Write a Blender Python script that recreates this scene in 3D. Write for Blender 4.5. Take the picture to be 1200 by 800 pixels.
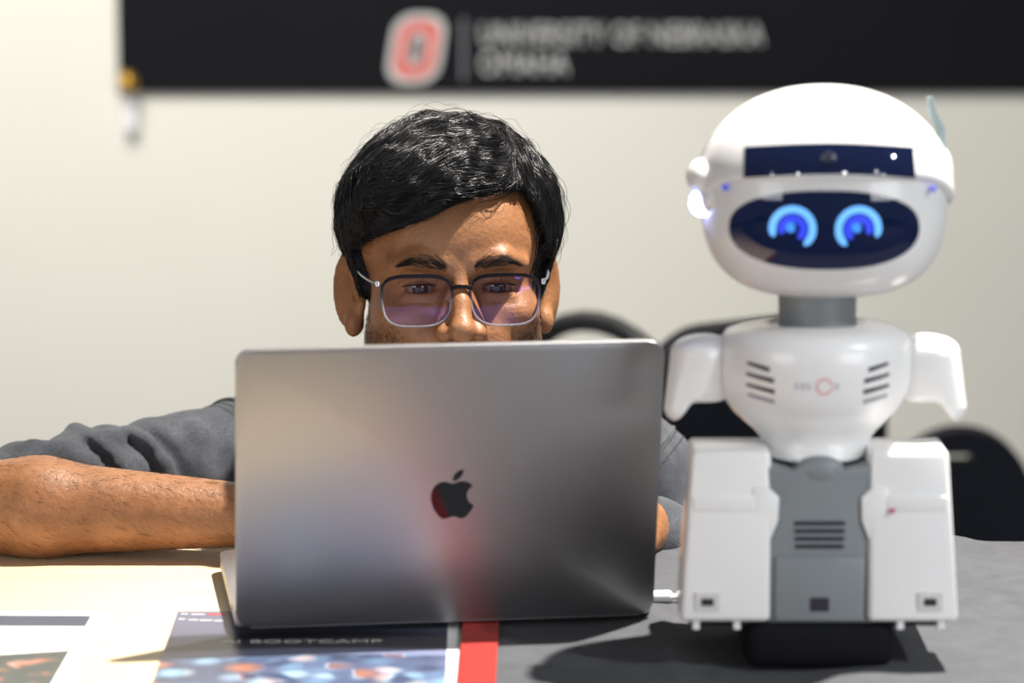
import bpy, bmesh, math, random
import numpy as np
from mathutils import Vector, Matrix

random.seed(7)
RNG = np.random.default_rng(7)
S = bpy.context.scene
COL = S.collection
for o in list(bpy.data.objects):
    bpy.data.objects.remove(o)

# ------------------------------------------------------------------ camera
FPX = 4000.0                       # focal length in pixels of the 1200x800 frame
PITCH = math.radians(9.23)
CAM = Vector((0.0, 0.0, 1.343))
cam_d = bpy.data.cameras.new('camera')
cam = bpy.data.objects.new('camera', cam_d)
COL.objects.link(cam)
cam.location = CAM
cam.rotation_euler = (math.pi / 2 - PITCH, 0, 0)
cam_d.sensor_width = 36.0
cam_d.lens = 36.0 * FPX / 1200.0
cam_d.clip_start = 0.05
cam_d.dof.use_dof = True
cam_d.dof.focus_distance = 2.67
cam_d.dof.aperture_fstop = 4.0
S.camera = cam

# ------------------------------------------------------------------ world, lights, exposure
w = bpy.data.worlds.new('World')
S.world = w
w.use_nodes = True
w.node_tree.nodes['Background'].inputs[0].default_value = (0.93, 0.96, 1.0, 1)
w.node_tree.nodes['Background'].inputs[1].default_value = 0.14

def lamp(name, kind, loc, target, energy, color, size, spot=None, blend=0.4):
    d = bpy.data.lights.new(name, kind)
    d.energy = energy
    d.color = color
    if kind == 'AREA':
        d.shape = 'DISK'
        d.size = size
    else:
        d.shadow_soft_size = size
    if kind == 'SPOT':
        d.spot_size = math.radians(spot)
        d.spot_blend = blend
    o = bpy.data.objects.new(name, d)
    COL.objects.link(o)
    o.location = loc
    o.rotation_euler = (Vector(target) - Vector(loc)).to_track_quat('-Z', 'Y').to_euler()
    return o

lamp('key_spot', 'SPOT', (0.88, 2.70, 3.45), (0.30, 2.46, 0.8), 1150, (1.0, 0.95, 0.88), 0.03, 44, 1.0)
lamp('side_spot', 'SPOT', (2.1, 0.9, 2.9), (0.40, 2.28, 0.88), 170, (0.94, 0.97, 1.0), 0.04, 11, 0.5)
ww_ = lamp('wall_wash', 'AREA', (-0.9, 3.6, 3.2), (-0.5, 5.2, 1.0), 50, (1.0, 0.97, 0.91), 1.2)
ww_.data.spread = math.radians(112)
# ceiling spots on the photographer's side of the room
for i_, (x_, y_, z_, e_) in enumerate(((-1.7, -0.6, 2.5, 7), (-0.5, -1.2, 2.6, 7), (0.75, -1.1, 2.6, 7), (1.7, -0.4, 2.5, 7), (2.3, -0.8, 2.5, 6))):
    lamp('ceiling_spot', 'SPOT', (x_, y_, z_), (0.05, 2.6, 0.9), e_, (0.97, 0.98, 1.0), 0.05, 75, 0.7)

# low area fill: right one for an inferred window, left one added
for x_, y_, e_, w_ in ((3.0, -1.4, 68, 2.2), (-2.9, -2.2, 54, 2.2)):
    l_ = lamp('low_side_fill', 'AREA', (x_, y_, 1.55), (0.1, 2.5, 1.05), e_, (0.95, 0.97, 1.0), w_)
    l_.data.shape = 'RECTANGLE'
    l_.data.size_y = 1.5

vs = S.view_settings
S.display_settings.display_device = 'sRGB'
vs.view_transform = 'Standard'
vs.look = 'None'
vs.gamma = 1.0
vs.use_curve_mapping = False
vs.exposure = 0.0

# ------------------------------------------------------------------ helpers
def ray(px, py):
    a, b = (px - 600) / FPX, (400 - py) / FPX
    return Vector((a, math.cos(PITCH) + b * math.sin(PITCH), -math.sin(PITCH) + b * math.cos(PITCH)))

def P(px, py, Y):
    d = ray(px, py)
    return CAM + d * (Y / d.y)

def PT(px, py, z):
    d = ray(px, py)
    return CAM + d * ((z - CAM.z) / d.z)

def srgb(r, g, b):
    f = lambda c: (c / 12.92 if c <= 0.04045 else ((c + 0.055) / 1.055) ** 2.4)
    return (f(r / 255), f(g / 255), f(b / 255))

class NT:
    """small node-tree helper"""
    def __init__(s, name):
        s.m = bpy.data.materials.new(name)
        s.m.use_nodes = True
        s.t = s.m.node_tree
        s.b = s.t.nodes['Principled BSDF']
        s.out = s.t.nodes['Material Output']
    def n(s, typ, **kw):
        nd = s.t.nodes.new(typ)
        for k, v in kw.items():
            setattr(nd, k, v)
        return nd
    def l(s, a, b):
        s.t.links.new(a, b)
    def coord(s, scale=1.0, kind='Object'):
        tc = s.n('ShaderNodeTexCoord')
        mp = s.n('ShaderNodeMapping')
        mp.inputs['Scale'].default_value = (scale,) * 3 if not hasattr(scale, '__len__') else scale
        s.l(tc.outputs[kind], mp.inputs[0])
        return mp.outputs[0]
    def noise(s, vec, scale, detail=4, rough=0.5, dist=0.0):
        nd = s.n('ShaderNodeTexNoise')
        nd.inputs['Scale'].default_value = scale
        nd.inputs['Detail'].default_value = detail
        nd.inputs['Roughness'].default_value = rough
        nd.inputs['Distortion'].default_value = dist
        s.l(vec, nd.inputs['Vector'])
        return nd.outputs[0]
    def ramp(s, fac, stops, interp='LINEAR'):
        nd = s.n('ShaderNodeValToRGB')
        cr = nd.color_ramp
        cr.interpolation = interp
        while len(cr.elements) < len(stops):
            cr.elements.new(0.5)
        for e, (p, c) in zip(cr.elements, stops):
            e.position = p
            e.color = (*c, 1) if len(c) == 3 else c
        s.l(fac, nd.inputs[0])
        return nd.outputs[0]
    def math(s, op, a, b=None, c=None):
        nd = s.n('ShaderNodeMath', operation=op)
        for i, v in enumerate((a, b, c)):
            if v is None:
                continue
            if isinstance(v, (int, float)):
                nd.inputs[i].default_value = v
            else:
                s.l(v, nd.inputs[i])
        return nd.outputs[0]
    def mix(s, fac, a, b, blend='MIX'):
        nd = s.n('ShaderNodeMix', data_type='RGBA', blend_type=blend)
        for i, v in ((0, fac), (6, a), (7, b)):
            if isinstance(v, (int, float)):
                nd.inputs[i].default_value = v
            elif isinstance(v, tuple):
                nd.inputs[i].default_value = (*v, 1) if len(v) == 3 else v
            else:
                s.l(v, nd.inputs[i])
        return nd.outputs[2]
    def bump(s, h, strength, dist):
        nd = s.n('ShaderNodeBump')
        nd.inputs['Strength'].default_value = strength
        nd.inputs['Distance'].default_value = dist
        s.l(h, nd.inputs['Height'])
        s.l(nd.outputs[0], s.b.inputs['Normal'])
    def set(s, **kw):
        for k, v in kw.items():
            s.b.inputs[k.replace('_', ' ')].default_value = v
        return s

def plain(name, col, rough=0.5, metal=0.0, var=0.06, scale=30, emit=None, es=1.0, coat=0.0, bump=0.0, spec=0.5):
    t = NT(name)
    v = t.coord(1.0)
    n = t.noise(v, scale, 3)
    a = tuple(c * (1 - var) for c in col)
    b = tuple(min(1, c * (1 + var)) for c in col)
    t.l(t.ramp(n, [(0.3, a), (0.7, b)]), t.b.inputs['Base Color'])
    t.set(Roughness=rough, Metallic=metal)
    t.b.inputs['Coat Weight'].default_value = coat
    t.b.inputs['Specular IOR Level'].default_value = spec
    if bump:
        t.bump(n, bump, 0.002)
    if emit:
        t.b.inputs['Emission Color'].default_value = (*emit, 1)
        t.b.inputs['Emission Strength'].default_value = es
    return t.m

def mesh_obj(name, verts, faces, mat, parent=None, smooth=False, loc=None):
    me = bpy.data.meshes.new(name)
    me.from_pydata([tuple(v) for v in verts], [], [tuple(f) for f in faces])
    me.update()
    if smooth:
        me.shade_smooth()
    if mat:
        me.materials.append(mat)
    o = bpy.data.objects.new(name, me)
    COL.objects.link(o)
    if parent:
        o.parent = parent
    if loc is not None:
        o.location = loc
    return o

def mesh_np(name, V, Q, mat, parent=None, smooth=True):
    """fast quads mesh from numpy"""
    me = bpy.data.meshes.new(name)
    me.vertices.add(len(V))
    me.vertices.foreach_set('co', np.ascontiguousarray(V, np.float32).ravel())
    k = Q.shape[1]
    me.loops.add(Q.size)
    me.loops.foreach_set('vertex_index', np.ascontiguousarray(Q, np.int32).ravel())
    me.polygons.add(len(Q))
    me.polygons.foreach_set('loop_start', np.arange(0, Q.size, k, dtype=np.int32))
    me.update(calc_edges=True)
    me.validate()
    if smooth:
        me.shade_smooth()
    if mat:
        me.materials.append(mat)
    o = bpy.data.objects.new(name, me)
    COL.objects.link(o)
    if parent:
        o.parent = parent
    return o

def bm_obj(name, bm, mat, parent=None, smooth=False, loc=None):
    me = bpy.data.meshes.new(name)
    bmesh.ops.recalc_face_normals(bm, faces=bm.faces[:])
    bm.to_mesh(me)
    bm.free()
    if smooth:
        me.shade_smooth()
        me.set_sharp_from_angle(angle=math.radians(38))
    if mat:
        me.materials.append(mat)
    o = bpy.data.objects.new(name, me)
    COL.objects.link(o)
    if parent:
        o.parent = parent
    if loc is not None:
        o.location = loc
    return o

def box_bm(size, center=(0, 0, 0), bevel=0.0, seg=3, bm=None, rot=None):
    new = bm is None
    b2 = bmesh.new()
    bmesh.ops.create_cube(b2, size=1.0)
    for v in b2.verts:
        v.co = Vector((v.co.x * size[0], v.co.y * size[1], v.co.z * size[2]))
    if bevel > 0:
        bmesh.ops.bevel(b2, geom=b2.edges[:], offset=bevel, segments=seg, affect='EDGES', profile=0.5)
    if rot is not None:
        bmesh.ops.transform(b2, matrix=rot.to_4x4(), verts=b2.verts[:])
    bmesh.ops.translate(b2, vec=center, verts=b2.verts[:])
    if new:
        return b2
    me = bpy.data.meshes.new('tmp')
    b2.to_mesh(me)
    b2.free()
    bm.from_mesh(me)
    bpy.data.meshes.remove(me)
    return bm

def lathe_bm(profile, seg=48, sx=1.0, sy=1.0, center=(0, 0, 0), cap=True):
    """profile: list of (r, z); elliptical scale sx, sy"""
    bm = bmesh.new()
    rings = []
    for r, z in profile:
        rings.append([bm.verts.new((center[0] + r * sx * math.cos(2 * math.pi * i / seg),
                                    center[1] + r * sy * math.sin(2 * math.pi * i / seg),
                                    center[2] + z)) for i in range(seg)])
    for a, b in zip(rings, rings[1:]):
        for i in range(seg):
            bm.faces.new((a[i], a[(i + 1) % seg], b[(i + 1) % seg], b[i]))
    if cap:
        bm.faces.new(rings[0][::-1])
        bm.faces.new(rings[-1])
    return bm

def tube_bm(pts, r, seg=10, bm=None, closed=False, radii=None):
    bm = bm or bmesh.new()
    pts = [Vector(p) for p in pts]
    n = len(pts)
    rings = []
    prev = None
    for i, p in enumerate(pts):
        if closed:
            t = (pts[(i + 1) % n] - pts[i - 1]).normalized()
        else:
            t = (pts[min(i + 1, n - 1)] - pts[max(i - 1, 0)]).normalized()
        if prev is None:
            a = t.orthogonal().normalized()
        else:
            a = (prev - t * prev.dot(t)).normalized()
        prev = a
        b = t.cross(a)
        rr = radii[i] if radii else r
        rings.append([bm.verts.new(p + (a * math.cos(2 * math.pi * k / seg) + b * math.sin(2 * math.pi * k / seg)) * rr) for k in range(seg)])
    m = n if closed else n - 1
    for i in range(m):
        A, B = rings[i], rings[(i + 1) % n]
        off = 0
        if closed and i == n - 1:
            off = min(range(seg), key=lambda q: (A[0].co - B[q].co).length)
        for k in range(seg):
            bm.faces.new((A[k], A[(k + 1) % seg], B[(k + 1 + off) % seg], B[(k + off) % seg]))
    if not closed:
        bm.faces.new(rings[0][::-1])
        bm.faces.new(rings[-1])
    return bm

def prism_bm(poly, y0, y1, bevel=0.0, seg=2):
    """polygon in x,z extruded along y (y0 front)"""
    bm = bmesh.new()
    a = [bm.verts.new((x, y0, z)) for x, z in poly]
    b = [bm.verts.new((x, y1, z)) for x, z in poly]
    bm.faces.new(a)
    bm.faces.new(b[::-1])
    n = len(poly)
    for i in range(n):
        bm.faces.new((a[i], b[i], b[(i + 1) % n], a[(i + 1) % n]))
    bmesh.ops.recalc_face_normals(bm, faces=bm.faces[:])
    if bevel:
        es = [e for e in bm.edges if len(set(v.co.y for v in e.verts)) == 1 and abs(e.verts[0].co.y - y0) < 1e-6]
        bmesh.ops.bevel(bm, geom=es, offset=bevel, segments=seg, affect='EDGES', profile=0.5)
    return bm

def rrect(w, h, r, n=8, cx=0, cy=0):
    pts = []
    for (sx, sy, a0) in ((1, 1, 0), (-1, 1, 90), (-1, -1, 180), (1, -1, 270)):
        for i in range(n + 1):
            a = math.radians(a0 + 90 * i / n)
            pts.append((cx + sx * (w / 2 - r) + r * math.cos(a), cy + sy * (h / 2 - r) + r * math.sin(a)))
    return pts

def empty(name, loc=(0, 0, 0), rz=0.0, parent=None):
    o = bpy.data.objects.new(name, None)
    COL.objects.link(o)
    o.empty_display_size = 0.05
    o.location = loc
    o.rotation_euler = (0, 0, rz)
    if parent:
        o.parent = parent
    return o

def tag(o, label=None, cat=None, group=None, kind=None):
    if label: o['label'] = label
    if cat: o['category'] = cat
    if group: o['group'] = group
    if kind: o['kind'] = kind
    return o

def text_obj(name, body, size, mat, parent, loc, rot, extrude=0.0004, space=1.0, sx=1.0, shear=0.0, align='LEFT'):
    cu = bpy.data.curves.new(name, 'FONT')
    cu.body = body
    cu.size = size
    cu.extrude = extrude
    cu.space_character = space
    cu.shear = shear
    cu.align_x = align
    cu.resolution_u = 3
    tmp = bpy.data.objects.new('tmp_text', cu)
    COL.objects.link(tmp)
    dg = bpy.context.evaluated_depsgraph_get()
    dg.update()
    me = bpy.data.meshes.new_from_object(tmp.evaluated_get(dg))
    bpy.data.objects.remove(tmp)
    me.name = name
    me.materials.clear()
    me.materials.append(mat)
    o = bpy.data.objects.new(name, me)
    COL.objects.link(o)
    o.parent = parent
    o.location = loc
    o.rotation_euler = rot
    o.scale = (sx, 1, 1)
    return o

# ------------------------------------------------------------------ implicit surfaces
def ell(c, r, rz=0.0, rx=0.0):
    c, r = np.array(c, float), np.array(r, float)
    ca, sa = math.cos(rz), math.sin(rz)
    cb, sb = math.cos(rx), math.sin(rx)
    def f(x, y, z):
        x, y, z = x - c[0], y - c[1], z - c[2]
        if rz:
            x, y = ca * x + sa * y, -sa * x + ca * y
        if rx:
            y, z = cb * y + sb * z, -sb * y + cb * z
        k0 = np.sqrt((x / r[0]) ** 2 + (y / r[1]) ** 2 + (z / r[2]) ** 2)
        k1 = np.sqrt((x / r[0] ** 2) ** 2 + (y / r[1] ** 2) ** 2 + (z / r[2] ** 2) ** 2) + 1e-9
        return k0 * (k0 - 1) / k1
    m = max(r)
    if rz or rx:
        return f, c - m, c + m
    return f, c - r, c + r

def cap(a, b, ra, rb=None):
    a, b = np.array(a, float), np.array(b, float)
    rb = ra if rb is None else rb
    ab = b - a
    L = float(ab @ ab) + 1e-12
    def f(x, y, z):
        h = ((x - a[0]) * ab[0] + (y - a[1]) * ab[1] + (z - a[2]) * ab[2]) / L
        h = np.clip(h, 0, 1)
        return np.sqrt((x - a[0] - h * ab[0]) ** 2 + (y - a[1] - h * ab[1]) ** 2 + (z - a[2] - h * ab[2]) ** 2) - (ra + (rb - ra) * h)
    m = max(ra, rb)
    return f, np.minimum(a, b) - m, np.maximum(a, b) + m

def smin(a, b, k):
    if k <= 0:
        return np.minimum(a, b)
    h = np.maximum(k - np.abs(a - b), 0) / k
    return np.minimum(a, b) - h * h * k * 0.25

def smax(a, b, k):
    return -smin(-a, -b, k)

class Prims:
    """ordered list of smooth CSG operations, evaluated on points or on a grid"""
    def __init__(s, R=None, O=None):
        s.L = []
        s.R = R           # columns: local axes in field space
        s.O = O
    def u(s, p, k=0.0): s.L.append((p, k, 1)); return s
    def sub(s, p, k=0.0): s.L.append((p, k, -1)); return s
    def pts(s, p):
        d = np.full(len(p), 50.0)
        for (f, lo, hi), k, op in s.L:
            v = f(p[:, 0], p[:, 1], p[:, 2])
            d = smin(d, v, k) if op > 0 else smax(d, -v, k)
        return d
    def grid(s, F, xs, ys, zs):
        for (f, lo, hi), k, op in s.L:
            m = max(k, 0.3) + 0.5
            lo2, hi2 = np.array(lo) - m, np.array(hi) + m
            if s.R is not None:
                cs = np.array([[(lo2, hi2)[i][0], (lo2, hi2)[j][1], (lo2, hi2)[q][2]] for i in (0, 1) for j in (0, 1) for q in (0, 1)])
                cs = cs @ s.R.T + s.O
                lo2, hi2 = cs.min(0), cs.max(0)
            sl = []
            for ax, a, b in zip((xs, ys, zs), lo2, hi2):
                i0, i1 = np.searchsorted(ax, a), np.searchsorted(ax, b)
                sl.append(slice(max(0, i0 - 1), min(len(ax), i1 + 1)))
            X, Y, Z = xs[sl[0]][:, None, None], ys[sl[1]][None, :, None], zs[sl[2]][None, None, :]
            if X.size * Y.size * Z.size == 0:
                continue
            if s.R is not None:
                dx, dy, dz = X - s.O[0], Y - s.O[1], Z - s.O[2]
                R = s.R
                X, Y, Z = (dx * R[0, i] + dy * R[1, i] + dz * R[2, i] for i in range(3))
            v = f(X, Y, Z).astype(np.float32)
            G = F[sl[0], sl[1], sl[2]]
            F[sl[0], sl[1], sl[2]] = smin(G, v, k) if op > 0 else smax(G, -v, k)

def surface_nets(F, xs, ys, zs):
    Sg = F < 0
    nx, ny, nz = F.shape
    cnt = np.zeros((nx - 1, ny - 1, nz - 1), np.uint8)
    for i in (0, 1):
        for j in (0, 1):
            for k in (0, 1):
                cnt += Sg[i:nx - 1 + i, j:ny - 1 + j, k:nz - 1 + k]
    act = (cnt > 0) & (cnt < 8)
    idx = np.full(act.shape, -1, np.int32)
    I, J, K = np.nonzero(act)
    n = len(I)
    idx[I, J, K] = np.arange(n)
    cor = {}
    for i in (0, 1):
        for j in (0, 1):
            for k in (0, 1):
                cor[i, j, k] = (F[I + i, J + j, K + k].astype(np.float64), np.stack([xs[I + i], ys[J + j], zs[K + k]], 1))
    acc = np.zeros((n, 3))
    num = np.zeros(n)
    for a in cor:
        for d in range(3):
            if a[d] == 0:
                b = tuple(1 if q == d else a[q] for q in range(3))
                va, pa = cor[a]
                vb, pb = cor[b]
                m = (va < 0) != (vb < 0)
                t = (va[m] / (va[m] - vb[m]))[:, None]
                acc[m] += pa[m] + (pb[m] - pa[m]) * t
                num[m] += 1
    V = acc / num[:, None]
    Q = []
    for d in range(3):
        e = (d + 1) % 3
        g = (d + 2) % 3
        s0 = [slice(None)] * 3
        s1 = [slice(None)] * 3
        s0[d], s1[d] = slice(0, -1), slice(1, None)
        for q in (e, g):
            s0[q] = slice(1, -1)
            s1[q] = slice(1, -1)
        A, B = Sg[tuple(s0)], Sg[tuple(s1)]
        loc = np.argwhere(A != B)
        inside = A[A != B]
        base = loc.copy()
        base[:, e] += 1
        base[:, g] += 1
        def cell(de, dg):
            c = base.copy()
            c[:, e] += de
            c[:, g] += dg
            return idx[c[:, 0], c[:, 1], c[:, 2]]
        q = np.stack([cell(-1, -1), cell(0, -1), cell(0, 0), cell(-1, 0)], 1)
        q[~inside] = q[~inside][:, ::-1]
        Q.append(q)
    return V, np.concatenate(Q)

def relax(V, Q, it=2, lam=0.5):
    E = np.concatenate([Q[:, [0, 1]], Q[:, [1, 2]], Q[:, [2, 3]], Q[:, [3, 0]]])
    E = np.concatenate([E, E[:, ::-1]])
    n = len(V)
    deg = np.bincount(E[:, 0], minlength=n)[:, None]
    for _ in range(it):
        A = np.stack([np.bincount(E[:, 0], V[E[:, 1], c], n) for c in range(3)], 1) / np.maximum(deg, 1)
        V = V + lam * (A - V)
    return V

def nets(prims, lo, hi, step, extra=None, it=1):
    """uniform-grid mesh of a list of Prims"""
    xs, ys, zs = (np.arange(a, b + step, step) for a, b in zip(lo, hi))
    F = np.full((len(xs), len(ys), len(zs)), 9.0, np.float32)
    for p in prims:
        p.grid(F, xs, ys, zs)
    if extra:
        F = extra(F, xs, ys, zs)
    V, Q = surface_nets(F, xs, ys, zs)
    return relax(V, Q, it), Q

def strands(name, paths, radii, mat, parent, sides=3):
    """paths (n, m, 3), radii (n, m): one mesh of thin tapered hairs"""
    n, m, _ = paths.shape
    T = np.gradient(paths, axis=1)
    T /= np.linalg.norm(T, axis=2, keepdims=True) + 1e-9
    up = RNG.normal(size=(n, 1, 3))
    A = np.cross(T, np.broadcast_to(up, T.shape))
    A /= np.linalg.norm(A, axis=2, keepdims=True) + 1e-9
    B = np.cross(T, A)
    ang = np.arange(sides) * 2 * np.pi / sides
    V = paths[:, :, None, :] + radii[:, :, None, None] * (A[:, :, None, :] * np.cos(ang)[None, None, :, None] + B[:, :, None, :] * np.sin(ang)[None, None, :, None])
    V = V.reshape(-1, 3)
    i = np.arange(n)[:, None, None] * m * sides
    j = np.arange(m - 1)[None, :, None] * sides
    k = np.arange(sides)[None, None, :]
    k2 = (k + 1) % sides
    Q = np.stack([i + j + k, i + j + k2, i + j + sides + k2, i + j + sides + k], -1).reshape(-1, 4)
    return mesh_np(name, V, Q, mat, parent)

def cm(o):
    o.data.transform(Matrix.Scale(0.01, 4))
    return o

TZ = 0.74          # table top height

# ================================================================== setting
def wall_material():
    t = NT('painted_wall')
    v = t.coord(1.0)
    n = t.noise(v, 1.3, 3)
    t.l(t.ramp(n, [(0.3, srgb(224, 221, 210)), (0.7, srgb(230, 227, 217))]), t.b.inputs['Base Color'])
    t.set(Roughness=0.85)
    t.bump(t.noise(v, 220, 2), 0.08, 0.002)
    return t.m

def carpet_material():
    t = NT('carpet')
    v = t.coord(1.0)
    n = t.noise(v, 160, 4)
    t.l(t.ramp(n, [(0.3, srgb(92, 92, 96)), (0.7, srgb(130, 129, 130))]), t.b.inputs['Base Color'])
    t.set(Roughness=0.95)
    t.bump(n, 0.5, 0.004)
    return t.m

wall = bm_obj('wall_back', box_bm((9, 0.12, 3.4), (0, 5.26, 1.7)), wall_material())
tag(wall, 'plain off-white painted back wall', None, kind='structure')
floor = bm_obj('floor', box_bm((9, 9, 0.1), (0, 1.7, -0.05)), carpet_material())
tag(floor, 'grey carpet floor', None, kind='structure')

# ================================================================== banner
YB = 5.195
bl, br = P(139, 109, YB), P(1480, 109, YB)
bt = P(139, -190, YB)
bn = bm_obj('banner', box_bm((br.x - bl.x, 0.008, bt.z - bl.z), ((br.x - bl.x) / 2, 0, (bt.z - bl.z) / 2), 0.002, 1),
            plain('banner_vinyl', srgb(13, 14, 20), 0.8, var=0.15, scale=3, spec=0.2), loc=(bl.x, YB, bl.z))
tag(bn, 'wide black vinyl banner with red letter O emblem and university name on wall', 'banner')
M_lett = plain('banner_print_white', srgb(200, 200, 198), 0.6)
M_red = plain('banner_print_red', srgb(205, 92, 82), 0.6)
M_blk = plain('banner_print_black', srgb(20, 20, 22), 0.6)

def blb(px, py):
    q = P(px, py, YB - 0.006)
    return q.x - bl.x, q.z - bl.z

def o_plate(name, inset, mat, y, par, hole=None):
    x0, z0 = blb(457, 98)
    x1, z1 = blb(519, 16)
    cx, cz = (x0 + x1) / 2, (z0 + z1) / 2
    W, H = (x1 - x0), (z1 - z0)
    u = 1 / 760.0
    def ring(i):
        r = max(0.004, 0.030 - i * 0.55)
        return [(px + (pz) * 0.16 + cx, pz + cz) for px, pz in rrect(W - 2 * i, H - 2 * i, min(r, (W - 2 * i) * .49), 7)]
    A = ring(inset)
    if hole is None:
        o = bm_obj(name, prism_bm(A, -0.0025, 0.0025), mat, par)
    else:
        Bp = ring(hole)
        bm = bmesh.new()
        n = len(A)
        V = [[bm.verts.new((x, yy, z)) for x, z in R] for yy in (-0.0025, 0.0025) for R in (A, Bp)]
        for i in range(n):
            j = (i + 1) % n
            bm.faces.new((V[0][i], V[0][j], V[1][j], V[1][i]))
            bm.faces.new((V[2][i], V[3][i], V[3][j], V[2][j]))
            bm.faces.new((V[0][i], V[2][i], V[2][j], V[0][j]))
            bm.faces.new((V[1][i], V[1][j], V[3][j], V[3][i]))
        o = bm_obj(name, bm, mat, par)
    o.location = (0, y, 0)
    return o
emb = empty('emblem', (0, -0.0055, 0), parent=bn)
emb['label'] = 'slanted red letter O with white outline'
o_plate('outline', 0.0, M_lett, 0, emb, 0.009)
o_plate('letter', 0.009, M_red, 0.0006, emb, 0.0265)
o_plate('inner_outline', 0.0265, M_lett, 0, emb, 0.0335)
dx0, dz0 = blb(541, 94)
dx1, dz1 = blb(545, 22)
bm_obj('divider', box_bm((dx1 - dx0, 0.002, dz1 - dz0), ((dx0 + dx1) / 2, -0.0048, (dz0 + dz1) / 2)), plain('divider_print', srgb(120, 122, 128), 0.6), bn)
tx, tz = blb(561, 53)
tw = blb(893, 53)[0] - tx
t1 = text_obj('lettering', 'UNIVERSITY OF NEBRASKA', 0.0475, M_lett, bn, (tx, -0.0042, tz), (math.pi / 2, 0, 0))
t1.scale[0] = tw / t1.dimensions.x if t1.dimensions.x else 1
tz2 = blb(561, 87)[1]
t2 = text_obj('lettering', 'OMAHA', 0.0475, M_lett, bn, (tx, -0.0042, tz2), (math.pi / 2, 0, 0))
t2.scale[0] = (blb(665, 87)[0] - tx) / t2.dimensions.x

# the brass clip at the banner's lower left corner, with its white tab
hp = P(150, 100, YB - 0.02)
hook = empty('wall_hook', (hp.x, YB - 0.006, hp.z))
tag(hook, 'small brass wall hook with white tab at banner corner', 'hook')
h1 = bm_obj('brass_knob', lathe_bm([(0.002, -0.02), (0.006, -0.017), (0.0125, -0.012), (0.0155, -0.004), (0.013, 0.003), (0.007, 0.006), (0.005, 0.012)], 20), plain('brass', srgb(205, 160, 70), 0.3, 0.9), hook, True)
h1.rotation_euler = (-math.pi / 2, 0, 0)
h1.location = (0, -0.012, 0.006)
bm_obj('adhesive_tab', box_bm((0.02, 0.006, 0.055), (0.001, -0.004, -0.042), 0.002), plain('white_tab', srgb(236, 236, 238), 0.35), hook)

# ================================================================== chairs in the background
M_chair = plain('black_mesh_fabric', srgb(17, 21, 33), 0.7, var=0.2, scale=90, spec=0.3)
M_chairf = plain('black_plastic', srgb(24, 25, 30), 0.4)
def office_chair(name, loc, rz, back_w, back_z0, back_z1, corner, slot, arms, by=-0.2):
    r = empty(name, loc, rz)
    for i in range(5):
        a = 2 * math.pi * i / 5 + 0.3
        leg = tube_bm([(0.03 * math.cos(a), 0.03 * math.sin(a), 0.11), (0.16 * math.cos(a), 0.16 * math.sin(a), 0.085), (0.225 * math.cos(a), 0.225 * math.sin(a), 0.07)], 0.02, 8, radii=[0.024, 0.02, 0.014])
        bm_obj('leg', leg, M_chairf, r, True)
        c = bm_obj('caster', lathe_bm([(0.02, -0.02), (0.027, -0.014), (0.027, 0.014), (0.02, 0.02)], 16), M_chairf, r, True)
        c.rotation_euler = (math.pi / 2, 0, a + math.pi / 2)
        c.location = (0.225 * math.cos(a), 0.225 * math.sin(a), 0.0275)
    bm_obj('gas_column', lathe_bm([(0.028, 0.09), (0.028, 0.25), (0.018, 0.252), (0.018, 0.38)], 20), M_chairf, r, True)
    bm_obj('seat', box_bm((0.44, 0.43, 0.075), (0, 0.03, 0.41), 0.034, 4), M_chair, r, True)
    h = back_z1 - back_z0
    A = rrect(back_w, h, corner, 10, 0, (back_z0 + back_z1) / 2)
    if slot:
        sw, sh = slot
        Bp = [(x, z) for x, z in rrect(sw, sh, sh * 0.49, 10, -0.012, back_z1 - 0.028 - sh / 2)]
        bm = bmesh.new()
        n = len(A)
        V = [[bm.verts.new((x, yy, z)) for x, z in R] for yy in (by - 0.05, by - 0.005) for R in (A, Bp)]
        for i in range(n):
            j = (i + 1) % n
            bm.faces.new((V[0][i], V[0][j], V[1][j], V[1][i]))
            bm.faces.new((V[2][i], V[3][i], V[3][j], V[2][j]))
            bm.faces.new((V[0][i], V[2][i], V[2][j], V[0][j]))
            bm.faces.new((V[1][i], V[1][j], V[3][j], V[3][i]))
        bm_obj('backrest', bm, M_chair, r)
    else:
        bm_obj('backrest', prism_bm(A, by - 0.05, by, 0.015, 3), M_chair, r, True)
    bm_obj('back_support', tube_bm([(0, by + 0.01, back_z0 + 0.1), (0, by, 0.42), (0, by + 0.08, 0.365), (0, 0, 0.365)], 0.018, 8), M_chairf, r, True)
    if arms:
        pts = []
        for k in range(17):
            a = math.pi * k / 16
            pts.append((-0.10, 0.02 + 0.165 * math.cos(a), 0.61 + arms * math.sin(a) ** 0.8))
        pts = [(-0.10, 0.15, 0.42), (-0.10, 0.185, 0.48)] + pts + [(-0.10, -0.145, 0.48), (-0.10, -0.12, 0.42)]
        bm_obj('armrest', tube_bm(pts, 0.012, 10), M_chairf, r, True)
    return r
ch1 = office_chair('office_chair', (0.19, 3.76, 0), math.radians(35), 0.32, 0.46, 0.775, 0.085, None, 0.150, -0.125)
tag(ch1, 'black swivel chair with arched armrest behind laptop and white robot', 'chair')
c2 = P(1128, 600, 3.95)
ch2 = office_chair('office_chair', (c2.x, 4.2, 0), math.radians(0), 0.165, 0.3, 0.594, 0.081, (0.05, 0.012), 0, -0.2)
tag(ch2, 'black chair with domed slotted backrest at the right edge of picture', 'chair')

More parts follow.
